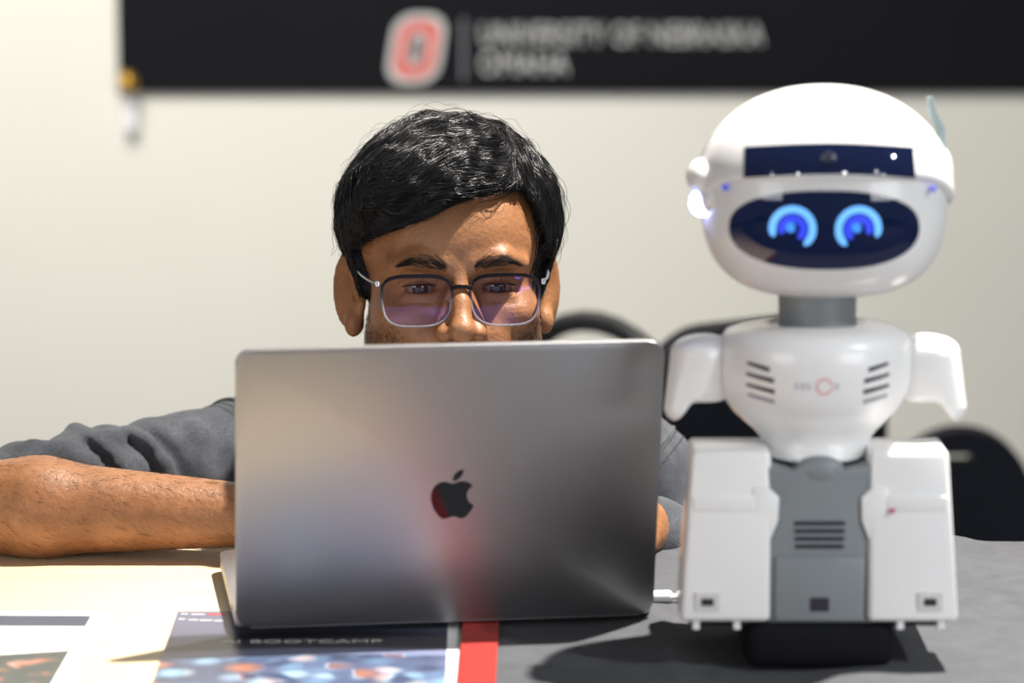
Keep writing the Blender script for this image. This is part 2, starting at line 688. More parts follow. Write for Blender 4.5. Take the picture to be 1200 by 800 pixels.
# ================================================================== table, cloth, ribbon, papers
def wood_cream():
    t = NT('cream_laminate')
    v = t.coord((1, 6, 1))
    n = t.noise(v, 7, 4)
    t.l(t.ramp(n, [(0.3, srgb(226, 203, 164)), (0.7, srgb(232, 211, 176))]), t.b.inputs['Base Color'])
    t.set(Roughness=0.45)
    return t.m
TY0, TY1 = 1.92, 2.688
tb = empty('table', (-0.1, (TY0 + TY1) / 2, 0))
tag(tb, 'cream laminate folding table under laptop and papers', 'table')
bm_obj('table_top', box_bm((1.9, TY1 - TY0, 0.028), (0, 0, TZ - 0.014), 0.005, 2), wood_cream(), tb)
M_leg = plain('grey_steel', srgb(90, 92, 96), 0.4, 0.7)
for sx in (-0.8, 0.8):
    for sy in (-0.3, 0.3):
        bm_obj('leg', tube_bm([(sx, sy, 0), (sx, sy, TZ - 0.03)], 0.016, 10), M_leg, tb, True)

def cloth_mat():
    t = NT('charcoal_cloth')
    v = t.coord(1.0)
    wv = t.n('ShaderNodeTexWave', wave_type='BANDS')
    wv.inputs['Scale'].default_value = 900
    t.l(v, wv.inputs[0])
    n = t.noise(v, 60, 5)
    t.l(t.ramp(n, [(0.3, srgb(78, 79, 82)), (0.7, srgb(86, 87, 90))]), t.b.inputs['Base Color'])
    t.set(Roughness=0.95)
    t.b.inputs['Specular IOR Level'].default_value = 0.15
    t.bump(n, 0.1, 0.0008)
    return t.m
# dark cloth over the right of the table: top, then hanging behind and at the front
cx0, cx1 = -0.035, 0.90
U, VN = 110, 150
yb_, yf_ = TY1 + 0.010, TY0 - 0.014
def cloth_pt(x, s):
    """s: arc length from the rear hem: 0..0.2 hangs behind, then the top, then the front drop"""
    top = yb_ - yf_
    fold = 0.0035 * (0.5 + 0.5 * math.sin(x * 37 + 2.0 * math.sin(s * 9)))**3 + 0.0025 * (0.5 + 0.5 * math.sin(s * 33 + x * 21)) ** 4
    if s < 0.2:
        y, z = yb_ + 0.006 * math.sin(x * 30), TZ + 0.002 - (0.2 - s)
    elif s < 0.2 + top:
        y = yb_ - (s - 0.2)
        edge = min(1.0, (s - 0.2) / 0.03)
        z = TZ + 0.0022 + fold * min(1, max(0, (x - 0.06) / 0.08)) * edge
        # raised crease running in from the rear edge beside the robot
        q = (x - 0.375) * 0.8 + (y - 2.66) * 0.62
        z += 0.005 * math.exp(-(q / 0.014) ** 2) * math.exp(-((2.66 - y) / 0.16) ** 2) * (1 if x > 0.2 else 0)
        q2 = (x - 0.106 - (2.42 - y) * 0.06)
        z += 0.0035 * math.exp(-(q2 / 0.006) ** 2) * math.exp(-((y - 2.35) / 0.12) ** 4) 
        q3 = (x - 0.02) * 0.72 - (2.36 - y) * 0.9 + 0.07
        z += 0.004 * math.exp(-(q3 / 0.012) ** 2) * (1 if x < 0.12 else 0) * min(1, max(0, (x + 0.01) / 0.03))
    else:
        y, z = yf_ + 0.008 * math.sin(x * 26), TZ + 0.002 - (s - 0.2 - top)
    return (x, y, z)
tot = 0.2 + (yb_ - yf_) + 0.3
cv = [cloth_pt(cx0 + (cx1 - cx0) * i / U, tot * j / VN) for j in range(VN + 1) for i in range(U + 1)]
cf = [(j * (U + 1) + i, j * (U + 1) + i + 1, (j + 1) * (U + 1) + i + 1, (j + 1) * (U + 1) + i) for j in range(VN) for i in range(U)]
cl = mesh_obj('tablecloth', cv, cf, cloth_mat(), None, True)
sd = cl.modifiers.new('thickness', 'SOLIDIFY')
sd.thickness = 0.0009
sd.offset = 1
tag(cl, 'wrinkled charcoal grey cloth spread under the white robot', 'tablecloth')

def ribbon_mat():
    t = NT('red_grosgrain')
    tc = t.n('ShaderNodeTexCoord')
    sep = t.n('ShaderNodeSeparateXYZ')
    t.l(tc.outputs['Object'], sep.inputs[0])
    s = t.math('SINE', t.math('MULTIPLY', sep.outputs[0], 2 * math.pi / 0.0019))
    h = t.math('MULTIPLY_ADD', s, 0.5, 0.5)
    t.l(t.ramp(h, [(0.0, srgb(140, 24, 19)), (0.6, srgb(168, 36, 27))]), t.b.inputs['Base Color'])
    t.set(Roughness=0.6)
    t.bump(h, 0.12, 0.0003)
    return t.m
ra, rb_ = PT(541, 732, TZ + 0.004), PT(583, 732, TZ + 0.004)
rcx, rw = (ra.x + rb_.x) / 2, rb_.x - ra.x
rbn = bm_obj('ribbon', box_bm((rw, 0.70, 0.0009), (0, 0, 0)), ribbon_mat(), None, loc=(rcx, 2.303, TZ + 0.0046))
rbn.rotation_euler = (0, 0, math.radians(-0.6))
tag(rbn, 'flat red ribbed ribbon running under the laptop', 'ribbon')

# --- brochure with the AI BOOTCAMP heading
bA, bB = PT(211, 713, TZ), PT(541, 722, TZ)
BW, BH = 0.2085, 0.279
br_ = empty('brochure', ((bA.x + bB.x) / 2, 0, 0))
br_.location = (bA.x + BW / 2 + 0.001, (PT(300, 717, TZ).y) - BH / 2, TZ + 0.0002)
br_.rotation_euler = (0, 0, math.radians(0.6))
tag(br_, 'glossy printed brochure with AI BOOTCAMP heading and photograph', 'brochure')
def brochure_mat():
    t = NT('brochure_print')
    tc = t.n('ShaderNodeTexCoord')
    sep = t.n('ShaderNodeSeparateXYZ')
    t.l(tc.outputs['Object'], sep.inputs[0])
    x, y = sep.outputs[0], sep.outputs[1]
    # photo of bokeh lights
    mp = t.n('ShaderNodeMapping')
    mp.inputs['Scale'].default_value = (1, 1, 1)
    t.l(tc.outputs['Object'], mp.inputs[0])
    vo = t.n('ShaderNodeTexVoronoi', feature='SMOOTH_F1')
    vo.inputs['Scale'].default_value = 48
    vo.inputs['Smoothness'].default_value = 0.3
    t.l(mp.outputs[0], vo.inputs['Vector'])
    vc = t.n('ShaderNodeSeparateColor')
    t.l(vo.outputs['Color'], vc.inputs[0])
    col = t.ramp(vc.outputs[0], [(0.0, srgb(52, 60, 84)), (0.25, srgb(84, 100, 130)), (0.5, srgb(128, 168, 200)), (0.68, srgb(205, 225, 235)), (0.8, srgb(214, 140, 100)), (0.95, srgb(60, 56, 70))])
    blob = t.ramp(vo.outputs['Distance'], [(0.15, (1, 1, 1)), (0.75, (0, 0, 0))])
    base = t.ramp(t.noise(mp.outputs[0], 14, 3), [(0.35, srgb(40, 46, 68)), (0.65, srgb(98, 108, 138))])
    photo = t.mix(blob, base, col)
    # curved boundary between header and photo: y measured from the sheet centre
    yb = t.math('ADD', y, t.math('MULTIPLY', t.math('MULTIPLY', t.math('SUBTRACT', x, 0.02), t.math('SUBTRACT', x, 0.02)), 0.9))
    hdr = t.ramp(t.math('MULTIPLY_ADD', yb, 3.5, 0.5), [(0.0, srgb(122, 128, 158)), (0.60, srgb(126, 132, 162)), (0.61, srgb(40, 42, 52)), (0.75, srgb(46, 48, 58)), (0.79, srgb(92, 95, 112)), (1.0, srgb(108, 111, 128))])
    f = t.math('GREATER_THAN', yb, 0.012)
    c = t.mix(f, photo, hdr)
    # white right-hand margin
    mg = t.math('GREATER_THAN', x, BW / 2 - 0.0085)
    c = t.mix(mg, c, srgb(244, 244, 242))
    t.l(c, t.b.inputs['Base Color'])
    t.set(Roughness=0.32)
    return t.m
bm_obj('sheet', box_bm((BW, BH, 0.0007), (0, 0, 0.00035)), brochure_mat(), br_)
M_pw = plain('print_white', srgb(232, 230, 222), 0.4)
hx = PT(258, 750, TZ)
t3 = text_obj('heading', 'AI BOOTCAMP', 0.0105, M_pw, br_, (0, 0, 0), (0, 0, 0), 0.00008)
inv = br_.matrix_basis.inverted()
q0 = inv @ PT(257, 753, TZ + 0.001)
q1 = inv @ PT(447, 756, TZ + 0.001)
t3.location = (q0.x, q0.y, 0.00085)
t3.scale = ((q1.x - q0.x) / t3.dimensions.x, 1.15, 1)
M_pg = plain('print_grey', srgb(190, 190, 196), 0.4)
M_pr = plain('print_red', srgb(205, 70, 70), 0.4)
def flat_strip(px0, px1, py, hh, mat, name='fine_print'):
    a, b = inv @ PT(px0, py, TZ + 0.001), inv @ PT(px1, py, TZ + 0.001)
    bm_obj(name, box_bm((b.x - a.x, hh, 0.0001), ((a.x + b.x) / 2, (a.y + b.y) / 2, 0.00082)), mat, br_)
flat_strip(243, 267, 719.5, 0.0042, M_pr)
for x0, x1, yy in ((212, 220, 719), (224, 240, 719.5), (209, 217, 725), (221, 232, 726), (234, 249, 726.5), (251, 262, 727)):
    flat_strip(x0, x1, yy, 0.0038, M_pg)

# --- flyer at the far left
fA = PT(122, 717, TZ)
fl = empty('flyer', (fA.x - 0.108, fA.y - 0.1395, TZ + 0.0002), math.radians(-0.8))
tag(fl, 'white flyer with slate header bar and picture at left corner of table', 'flyer')
M_paper = plain('white_paper', srgb(245, 245, 243), 0.5)
bm_obj('sheet', box_bm((0.216, 0.279, 0.0006), (0, 0, 0.0003)), M_paper, fl)
finv = fl.matrix_basis.inverted()
a = finv @ PT(107, 722.5, TZ); b = finv @ PT(99, 735, TZ)
bm_obj('header_bar', box_bm((a.x + 0.1, a.y - b.y, 0.0001), ((a.x - 0.1) / 2, (a.y + b.y) / 2, 0.00065)), plain('slate_print', srgb(80, 84, 97), 0.5), fl)
def flyer_photo():
    t = NT('flyer_photo')
    v = t.coord(1.0)
    n = t.noise(v, 42, 2, 0.4, 0.4)
    t.l(t.ramp(n, [(0.40, srgb(66, 74, 70)), (0.60, srgb(76, 82, 78)), (0.65, srgb(170, 110, 80)), (0.74, srgb(190, 170, 165))]), t.b.inputs['Base Color'])
    t.set(Roughness=0.35)
    return t.m
p0, p1 = finv @ PT(82, 763, TZ), finv @ PT(0, 770, TZ)
pl = [(p0.x, p0.y), (p1.x - 0.03, p1.y - 0.004), (p1.x - 0.03, -0.128), (p0.x, -0.128)]
mesh_obj('picture', [(x, y, 0.0007) for x, y in pl], [(3, 2, 1, 0)][::-1], flyer_photo(), fl)

# ================================================================== laptop
LW, LD = 0.304, 0.2124
LYAW = math.radians(8.0)
LZ = TZ + 0.0052
lh = PT(523, 731, LZ)
lap = empty('laptop', (lh.x, lh.y, LZ), LYAW)
tag(lap, 'open grey metal laptop seen from behind, black apple emblem on its lid', 'laptop')
def alu():
    t = NT('space_grey_aluminium')
    v = t.coord(1.0)
    n = t.noise(v, 900, 2)
    t.l(t.ramp(n, [(0.3, (0.40, 0.40, 0.415)), (0.7, (0.44, 0.44, 0.455))]), t.b.inputs['Base Color'])
    t.set(Metallic=1.0, Roughness=0.42)
    t.bump(n, 0.02, 0.0002)
    return t.m
M_alu = alu()
M_key = plain('black_keys', srgb(22, 22, 24), 0.5)
def slab(w, d, h, r, bev):
    bm = bmesh.new()
    pts = rrect(w, d, r, 8)
    a = [bm.verts.new((x, y, 0)) for x, y in pts]
    b = [bm.verts.new((x, y, h)) for x, y in pts]
    bm.faces.new(a[::-1]); bm.faces.new(b)
    n = len(pts)
    for i in range(n):
        bm.faces.new((a[i], a[(i + 1) % n], b[(i + 1) % n], b[i]))
    es = [e for e in bm.edges if abs(e.verts[0].co.z - e.verts[1].co.z) < 1e-7]
    bmesh.ops.bevel(bm, geom=es, offset=bev, segments=3, affect='EDGES', profile=0.5)
    return bm
base = bm_obj('base', slab(LW, LD, 0.0105, 0.011, 0.0018), M_alu, lap, True, (0, LD / 2 + 0.001, 0.0015))
bm = bmesh.new()
rows = [(14, 0.0085), (13, 0.0165), (13, 0.0165), (12, 0.0165), (11, 0.0165), (9, 0.0165)]
yy = 0.035
for ri, (nk, kh) in enumerate(rows):
    for q in range(nk):
        wk = 0.270 / nk
        box_bm((wk - 0.0022, kh - 0.0022, 0.0012), (-0.135 + wk * (q + 0.5), yy + kh / 2 - LD / 2, 0.0112), 0, 1, bm)
    yy += kh
bm_obj('keyboard', bm, M_key, base)
bm_obj('trackpad', slab(0.134, 0.075, 0.0003, 0.004, 0.0001), plain('trackpad_glass', srgb(120, 120, 124), 0.3, 0.6), base, False, (0, 0.062, 0.0105))
for sx in (-1, 1):
    for sy in (0.02, LD - 0.02):
        bm_obj('rubber_foot', lathe_bm([(0.007, -0.0006), (0.0075, 0.0004), (0.0075, 0.0018)], 16), M_key, lap, True, (sx * 0.13, sy, 0))
    bm_obj('port', box_bm((0.0008, 0.0088, 0.003), (sx * (LW / 2 - 0.0001), 0.045, 0.0068)), M_key, lap)
bm_obj('hinge', tube_bm([(-0.12, 0.004, 0.0085), (0.12, 0.004, 0.0085)], 0.0042, 12), M_key, lap, True)
LEAN = math.radians(11.0)
lid = empty('lid', (0, 0.0005, 0.002), parent=lap)
lid.rotation_euler = (LEAN, 0, 0)
# lid slab standing in x-z, outer face towards -y
lb = slab(LW, LD, 0.0052, 0.011, 0.0015)
bmesh.ops.transform(lb, matrix=Matrix.Translation((0, 0.0052, LD / 2)) @ Matrix.Rotation(math.radians(90), 4, 'X'), verts=lb.verts[:])
shell = bm_obj('lid_shell', lb, M_alu, lid, True)
def screen_mat():
    t = NT('lit_screen')
    v = t.coord(1.0)
    sep = t.n('ShaderNodeSeparateXYZ')
    t.l(v, sep.inputs[0])
    br = t.n('ShaderNodeTexBrick')
    br.inputs['Scale'].default_value = 9
    br.inputs['Mortar Size'].default_value = 0.0
    br.inputs['Color1'].default_value = (0.9, 0.95, 1, 1)
    br.inputs['Color2'].default_value = (0.1, 0.12, 0.3, 1)
    mp = t.n('ShaderNodeMapping')
    mp.inputs['Rotation'].default_value = (math.pi / 2, 0, 0)
    t.l(v, mp.inputs[0])
    t.l(mp.outputs[0], br.inputs[0])
    t.l(br.outputs[0], t.b.inputs['Emission Color'])
    t.b.inputs['Emission Strength'].default_value = 2.2
    t.b.inputs['Base Color'].default_value = (0.01, 0.01, 0.012, 1)
    t.set(Roughness=0.2)
    return t.m
bm_obj('bezel', prism_bm(rrect(LW - 0.006, LD - 0.006, 0.008, 6, 0, LD / 2), 0.0052, 0.0056), M_key, lid)
bm_obj('screen', prism_bm(rrect(LW - 0.024, LD - 0.032, 0.002, 2, 0, LD / 2 + 0.004), 0.0056, 0.0059), screen_mat(), lid)
# emblem on the lid: fruit outline with a bite and a leaf
def bez(cmds, start, n=10):
    pts = [start]
    c = start
    for d in cmds:
        p0, p1, p2, p3 = c, (c[0] + d[0], c[1] + d[1]), (c[0] + d[2], c[1] + d[3]), (c[0] + d[4], c[1] + d[5])
        for i in range(1, n + 1):
            s = i / n
            pts.append(tuple((1 - s) ** 3 * p0[k] + 3 * s * (1 - s) ** 2 * p1[k] + 3 * s * s * (1 - s) * p2[k] + s ** 3 * p3[k] for k in (0, 1)))
        c = p3
    if math.dist(pts[0], pts[-1]) < 0.02:
        pts.pop()
    return pts
body = bez([(-.948, 0, -2.415, -1.078, -3.96, -1.04), (-2.04, .027, -3.91, 1.183, -4.961, 3.014), (-2.117, 3.675, -.546, 9.103, 1.519, 12.09),
            (1.013, 1.454, 2.208, 3.09, 3.792, 3.039), (1.52, -.065, 2.09, -.987, 3.935, -.987), (1.831, 0, 2.35, .987, 3.96, .948),
            (1.637, -.026, 2.676, -1.48, 3.676, -2.948), (1.156, -1.688, 1.636, -3.325, 1.662, -3.415), (-.039, -.013, -3.182, -1.221, -3.22, -4.857),
            (-.026, -3.04, 2.48, -4.494, 2.597, -4.559), (-1.429, -2.09, -3.623, -2.324, -4.39, -2.376), (-2, -.156, -3.675, 1.09, -4.61, 1.09)], (12.152, 6.896))
leaf = bez([(.843, -1.012, 1.4, -2.427, 1.245, -3.83), (-1.207, .052, -2.662, .805, -3.532, 1.818), (-.78, .896, -1.454, 2.338, -1.273, 3.714), (1.338, .104, 2.715, -.688, 3.559, -1.701)], (15.53, 3.83))
sc_ = 0.00158
M_logo = plain('polished_black', (0.006, 0.008, 0.012), 0.06, 0.0, spec=0.6)
emblem = empty('emblem', (0.0025, -0.0001, 0.0995), parent=lid)
emblem['label'] = 'polished black apple shaped emblem with a bite'
for nm, poly in (('apple', body), ('leaf', leaf)):
    bm_obj(nm, prism_bm([((x - 12) * sc_, (12 - y) * sc_) for x, y in poly], -0.00025, 0.0004), M_logo, emblem)

# ================================================================== white cable beside the laptop
cp = PT(766, 699, TZ + 0.007)
cab = empty('charging_cable', (cp.x, cp.y, TZ + 0.007))
tag(cab, 'white cable with slim plug lying between laptop and robot', 'cable')
M_cab = plain('white_cable_plastic', srgb(240, 240, 240), 0.35)
bm_obj('plug', tube_bm([(-0.012, 0, 0), (0.0, 0, 0), (0.012, 0.001, 0), (0.014, 0.001, 0)], 0.0048, 12, radii=[0.004, 0.0048, 0.0048, 0.003]), M_cab, cab, True)
bm_obj('cord', tube_bm([(0.013, 0.001, 0), (0.03, 0.003, -0.001), (0.06, 0.004, -0.002), (0.1, 0.02, -0.002), (0.16, 0.03, -0.002), (0.22, 0.02, -0.002)], 0.0022, 8), M_cab, cab, True)

# ================================================================== robot
RBX, RBY, RBZ = P(960, 735, 2.275).x, 2.275, TZ + 0.0385
M_rw = plain('robot_white_shell', srgb(231, 230, 229), 0.32, var=0.01, coat=0.3)
M_rg = plain('robot_grey_plastic', srgb(124, 129, 132), 0.42, var=0.03)
M_rd = plain('robot_dark_slot', srgb(34, 34, 44), 0.5)
M_rs = plain('robot_glass_black', (0.003, 0.006, 0.022), 0.05, coat=0.3, var=0.1, emit=(0.05, 0.18, 1.0), es=0.02)
M_eye1 = plain('display_light_blue', (0.05, 0.2, 0.5), 0.3, emit=(0.16, 0.46, 0.95), es=1.15)
M_eye2 = plain('display_deep_blue', (0.02, 0.03, 0.4), 0.3, emit=(0.03, 0.06, 0.75), es=1.0)
M_eye3 = plain('display_mid_blue', (0.02, 0.1, 0.5), 0.3, emit=(0.06, 0.30, 0.9), es=1.0)
stand = bm_obj('display_stand', box_bm((0.104, 0.13, 0.0345), (0, 0.065, 0.01725), 0.012, 4), plain('black_foam', srgb(13, 14, 18), 0.85, spec=0.2), None, True, (RBX + 0.001, RBY + 0.002, TZ + 0.0035))
tag(stand, 'black rounded block under the white robot', 'stand')

rob = empty('robot', (RBX, RBY, RBZ))
tag(rob, 'white and grey desktop robot with blue glowing eyes on dark oval face', 'robot')
def RL(px, py, yb):
    q = P(px, py, RBY + yb / 100)
    return (q.x - RBX) * 100, (q.z - RBZ) * 100

# --- head: shell, helmet, display, sensor bar
HX, HZ = RL(966, 227, 6)
HY = 6.5
HR = (8.45, 7.2, 7.05)
def sup(R):
    def f(x, y, z):
        x, y, z = np.abs(x - HX) / R[0], np.abs(y - HY) / R[1], (z - HZ) / R[2]
        rho = (x ** 2.45 + y ** 2.45) ** (1 / 2.45)
        up = (rho ** 2.12 + np.abs(z) ** 2.12) ** (1 / 2.12)
        dn = (rho ** 2.9 + np.abs(z) ** 2.9) ** (1 / 2.9)
        return (np.where(z > 0, up, dn) - 1) * min(R) * 0.95
    return f, np.array((HX, HY, HZ)) - np.array(R), np.array((HX, HY, HZ)) + np.array(R)
def sup_y(R, x, z):
    zz = (z - HZ) / R[2]
    ez = 2.12 if zz > 0 else 2.9
    rho = max(0.0, 1 - abs(zz) ** ez) ** (1 / ez)
    v = rho ** 2.45 - (abs(x - HX) / R[0]) ** 2.45
    return HY - R[1] * max(0.0, v) ** (1 / 2.45)
DX, DZ = RL(967.5, 269, 0)
DW = (RL(1078, 269, 0)[0] - RL(857, 269, 0)[0]) / 2
DH = (RL(967, 222, 0)[1] - RL(967, 315, 0)[1]) / 2
def dsp2(x, z):
    return ((np.abs(x - DX) / DW) ** 2.35 + (np.abs(z - DZ) / DH) ** 2.35) ** (1 / 2.35)
HR2 = tuple(r + 0.42 for r in HR)
WX, WZ = RL(974.5, 188.5, -1)
WW, WH = 5.75, 0.98
sh, lo, hi = sup(HR)
he, lo2, hi2 = sup(HR2)
zf = RL(966, 213, -1)[1]
zs_ = RL(1110, 239, 6)[1]
def head_field(x, y, z):
    d = sh(x, y, z)
    d2 = (dsp2(x, z) - 1) * DH * 0.9
    front = y - (HY - 1)
    d = np.maximum(d, np.minimum(np.minimum(d + 0.0, -d2), -front))
    return d
def helmet_field(x, y, z):
    d = he(x, y, z)
    s = np.clip((y - (HY - 6.5)) / 6.0, 0, 1)
    zc = zf + (zs_ - zf) * s * s * (3 - 2 * s)
    d = smax(d, (zc - z) * 0.85, 0.35)
    d2 = np.maximum(np.abs(x - WX) - WW, np.abs(z - WZ + 0.012 * (x - WX) ** 2 - 0.1) - WH)
    return smax(d, -(sh(x, y, z) + 0.15), 0.05)
def np_part(name, fld, lo, hi, step, mat, parent, it=1):
    p = Prims()
    p.u((fld, np.array(lo), np.array(hi)))
    V, Q = nets([p], np.array(lo) - 0.7, np.array(hi) + 0.7, step, it=it)
    return mesh_np(name, V * 0.01, Q, mat, parent)
head = empty('head', (0, 0, 0), parent=rob)
np_part('face_shell', head_field, lo, hi, 0.16, M_rw, head)
np_part('helmet', helmet_field, lo2, hi2, 0.16, M_rw, head)

def patch(name, R, inset, outline, mat, parent, rings=10):
    n = len(outline)
    ccx = sum(p[0] for p in outline) / n
    ccz = sum(p[1] for p in outline) / n
    V = [(ccx, sup_y(R, ccx, ccz) + inset, ccz)]
    F = []
    for k in range(1, rings + 1):
        for (x, z) in outline:
            X, Z = ccx + (x - ccx) * k / rings, ccz + (z - ccz) * k / rings
            V.append((X, sup_y(R, X, Z) + inset, Z))
    for i in range(n):
        F.append((0, 1 + i, 1 + (i + 1) % n))
    for k in range(rings - 1):
        for i in range(n):
            a = 1 + k * n
            F.append((a + i, a + n + i, a + n + (i + 1) % n, a + (i + 1) % n))
    return cm(mesh_obj(name, V, F, mat, parent, True))
oval = []
for i in range(72):
    a = 2 * math.pi * i / 72
    c, s = math.cos(a), math.sin(a)
    e = 2 / 2.35
    oval.append((DX + DW * 1.01 * math.copysign(abs(c) ** e, c), DZ + DH * 1.01 * math.copysign(abs(s) ** e, s)))
disp = patch('face_display', HR, -0.05, oval, M_rs, head, 20)
disp['label'] = 'dark glossy oval display'

def arc(name, cx, cz, r0, r1, a0, a1, mat, n=40):
    V, F = [], []
    w_ = (r1 - r0) / 2
    rm = (r1 + r0) / 2
    for i in range(n + 1):
        s = i / n
        a = math.radians(a0 + (a1 - a0) * s)
        endr = min(1, min(s, 1 - s) * n / 4.0)
        ww = w_ * math.sqrt(max(0.02, 1 - (1 - endr) ** 2))
        for r in (rm - ww, rm + ww):
            x, z = cx + r * math.cos(a), cz + r * math.sin(a)
            V.append((x, sup_y(HR, x, z) - 0.09, z))
    for i in range(n):
        F.append((2 * i, 2 * i + 1, 2 * i + 3, 2 * i + 2))
    return cm(mesh_obj(name, V, F, mat, disp))
for (ex, ez, a0, a1) in (*[(*RL(928, 267, 0), -55, 205)], *[(*RL(1005, 267, 0), -25, 235)]):
    arc('eye_arc', ex, ez, 1.10, 1.58, a0, a1, M_eye1)
    arc('iris_arc', ex, ez, 0.48, 0.98, a0 - 4, a1 + 4, M_eye2)
    arc('pupil_glint', ex - 0.12, ez + 0.1, 0.0, 0.34, 0, 360, M_eye3)
wnd = []
def wz_(x, sg): return WZ + sg * (WH + 0.02) - 0.012 * (x - WX) ** 2 + 0.1
xl_, xr_ = WX - WW - 0.02, WX + WW + 0.02
for i in range(32): wnd.append((xl_ + (xr_ - xl_) * i / 32, wz_(xl_ + (xr_ - xl_) * i / 32, -1)))
for i in range(10): wnd.append((xr_ - 0.01 * i, wz_(xr_, -1) + (wz_(xr_, 1) - wz_(xr_, -1)) * i / 10))
for i in range(32): wnd.append((xr_ - (xr_ - xl_) * i / 32, wz_(xr_ - (xr_ - xl_) * i / 32, 1)))
for i in range(10): wnd.append((xl_ + 0.1 - 0.01 * i, wz_(xl_, 1) - (wz_(xl_, 1) - wz_(xl_, -1)) * i / 10))
sb = patch('sensor_bar', HR2, -0.07, wnd, M_rs, head, 24)
lx, lz = RL(972, 187, -1)
cyl = lathe_bm([(0.0, 0), (0.42, 0), (0.5, 0.04), (0.5, 0.1)], 24, cap=False)
bmesh.ops.transform(cyl, matrix=Matrix.Translation((lx, sup_y(HR2, lx, lz) - 0.14, lz)) @ Matrix.Rotation(math.radians(-90), 4, 'X'), verts=cyl.verts[:])
cm(bm_obj('camera_lens', cyl, plain('lens_grey', srgb(70, 74, 92), 0.15), sb, True))
for px, py in ((848, 216), (1089, 217)):
    x, z = RL(px, py, 3)
    b_ = bmesh.new()
    bmesh.ops.create_uvsphere(b_, u_segments=16, v_segments=10, radius=0.22)
    bmesh.ops.translate(b_, vec=(x, sup_y(HR2, x, z) - 0.02, z), verts=b_.verts[:])
    cm(bm_obj('indicator', b_, plain('indicator_blue', (0.02, 0.03, 0.3), 0.3, emit=(0.05, 0.08, 0.9), es=0.5), head, True))
# side lamp (lit) with its white housing, on the head's left in the picture
x, z = RL(823, 205, 6)
np_part('ear_housing', lambda X, Y, Z: smin(ell((x, 5.2, z), (1.15, 2.0, 1.25))[0](X, Y, Z), ell((x + 0.4, 4.6, z - 1.4), (0.8, 1.7, 1.1))[0](X, Y, Z), 0.5), (x - 1.6, 2.4, z - 2.8), (x + 1.6, 7.6, z + 1.5), 0.12, M_rw, head)
x2, z2 = RL(822, 236, 5)
b_ = bmesh.new()
bmesh.ops.create_uvsphere(b_, u_segments=20, v_segments=12, radius=0.95)
bmesh.ops.scale(b_, vec=(0.9, 0.9, 1.0), verts=b_.verts[:])
bmesh.ops.translate(b_, vec=(x2, 4.4, z2), verts=b_.verts[:])
led = cm(bm_obj('side_light', b_, plain('led_lit', (0.6, 0.7, 1), 0.3, emit=(0.30, 0.40, 1.0), es=14.0), head, True))
led['label'] = 'glowing blue white side light'
xr, zr = RL(1108, 205, 7)
np_part('ear_housing', ell((xr - 0.25, 7, zr), (0.75, 1.9, 1.9))[0], (xr - 1.2, 4.8, zr - 2.1), (xr + 0.8, 9.2, zr + 2.1), 0.12, M_rw, head)
ax0, az0 = RL(1104, 200, 8)
ax1, az1 = RL(1100, 150, 8)
ax2, az2 = RL(1089, 114, 8)
ant = tube_bm([(ax0, 8, az0), (ax1 + 0.1, 8, az1), ((ax1 + ax2) / 2 - 0.1, 8, (az1 + az2) / 2), (ax2, 8, az2)], 0.3, 10, radii=[0.38, 0.34, 0.28, 0.24])
cm(bm_obj('antenna', ant, plain('antenna_clear_grey', srgb(118, 134, 138), 0.25), head, True))

# --- neck and torso
NX, NZ0 = RL(957.5, 396, 6)
_, NZ1 = RL(957.5, 338, 6)
nk = cm(bm_obj('neck', lathe_bm([(2.72, NZ0 - 0.4), (2.68, NZ0), (2.68, (NZ0 + NZ1) / 2), (2.72, NZ1), (2.72, NZ1 + 1.2)], 48, center=(NX, 6.2, 0)), M_rg, rob, True))
prof = [(2.9, 11.0), (3.3, 11.15), (3.5, 11.5), (3.75, 12.2), (4.25, 12.8), (5.0, 13.4), (5.7, 14.0), (6.15, 14.6), (6.5, 15.4), (6.7, 16.4), (6.78, 17.4), (6.75, 18.3), (6.6, 19.0), (6.2, 19.55), (5.4, 19.9), (4.4, 20.08), (3.7, 20.2), (3.35, 20.1), (3.1, 19.9)]
TZo = RL(960, 367, 11)[1] - 20.0
prof = [(r, z + TZo) for r, z in prof]
def tor_r(z):
    for (r0, z0), (r1, z1) in zip(prof, prof[1:]):
        if z0 <= z <= z1:
            return r0 + (r1 - r0) * (z - z0) / (z1 - z0)
    return prof[0][0]
TYC, TSY = 6.2, 0.82
def tor_y(x, z):
    r = tor_r(z)
    return TYC - TSY * math.sqrt(max(0.0, r * r - x * x))
tor = empty('torso', (0, 0, 0), parent=rob)
sub_prof = []
for i in range(len(prof) - 1):
    for s in (0, 0.5):
        sub_prof.append((prof[i][0] * (1 - s) + prof[i + 1][0] * s, prof[i][1] * (1 - s) + prof[i + 1][1] * s))
sub_prof.append(prof[-1])
tbm = lathe_bm(sub_prof, 72, 1, TSY, (0, TYC, 0))
for v in tbm.verts:
    q = max(0.0, 14.2 + TZo - v.co.z)
    v.co.y -= 0.62 * q
cm(bm_obj('torso_shell', tbm, M_rw, tor, True))
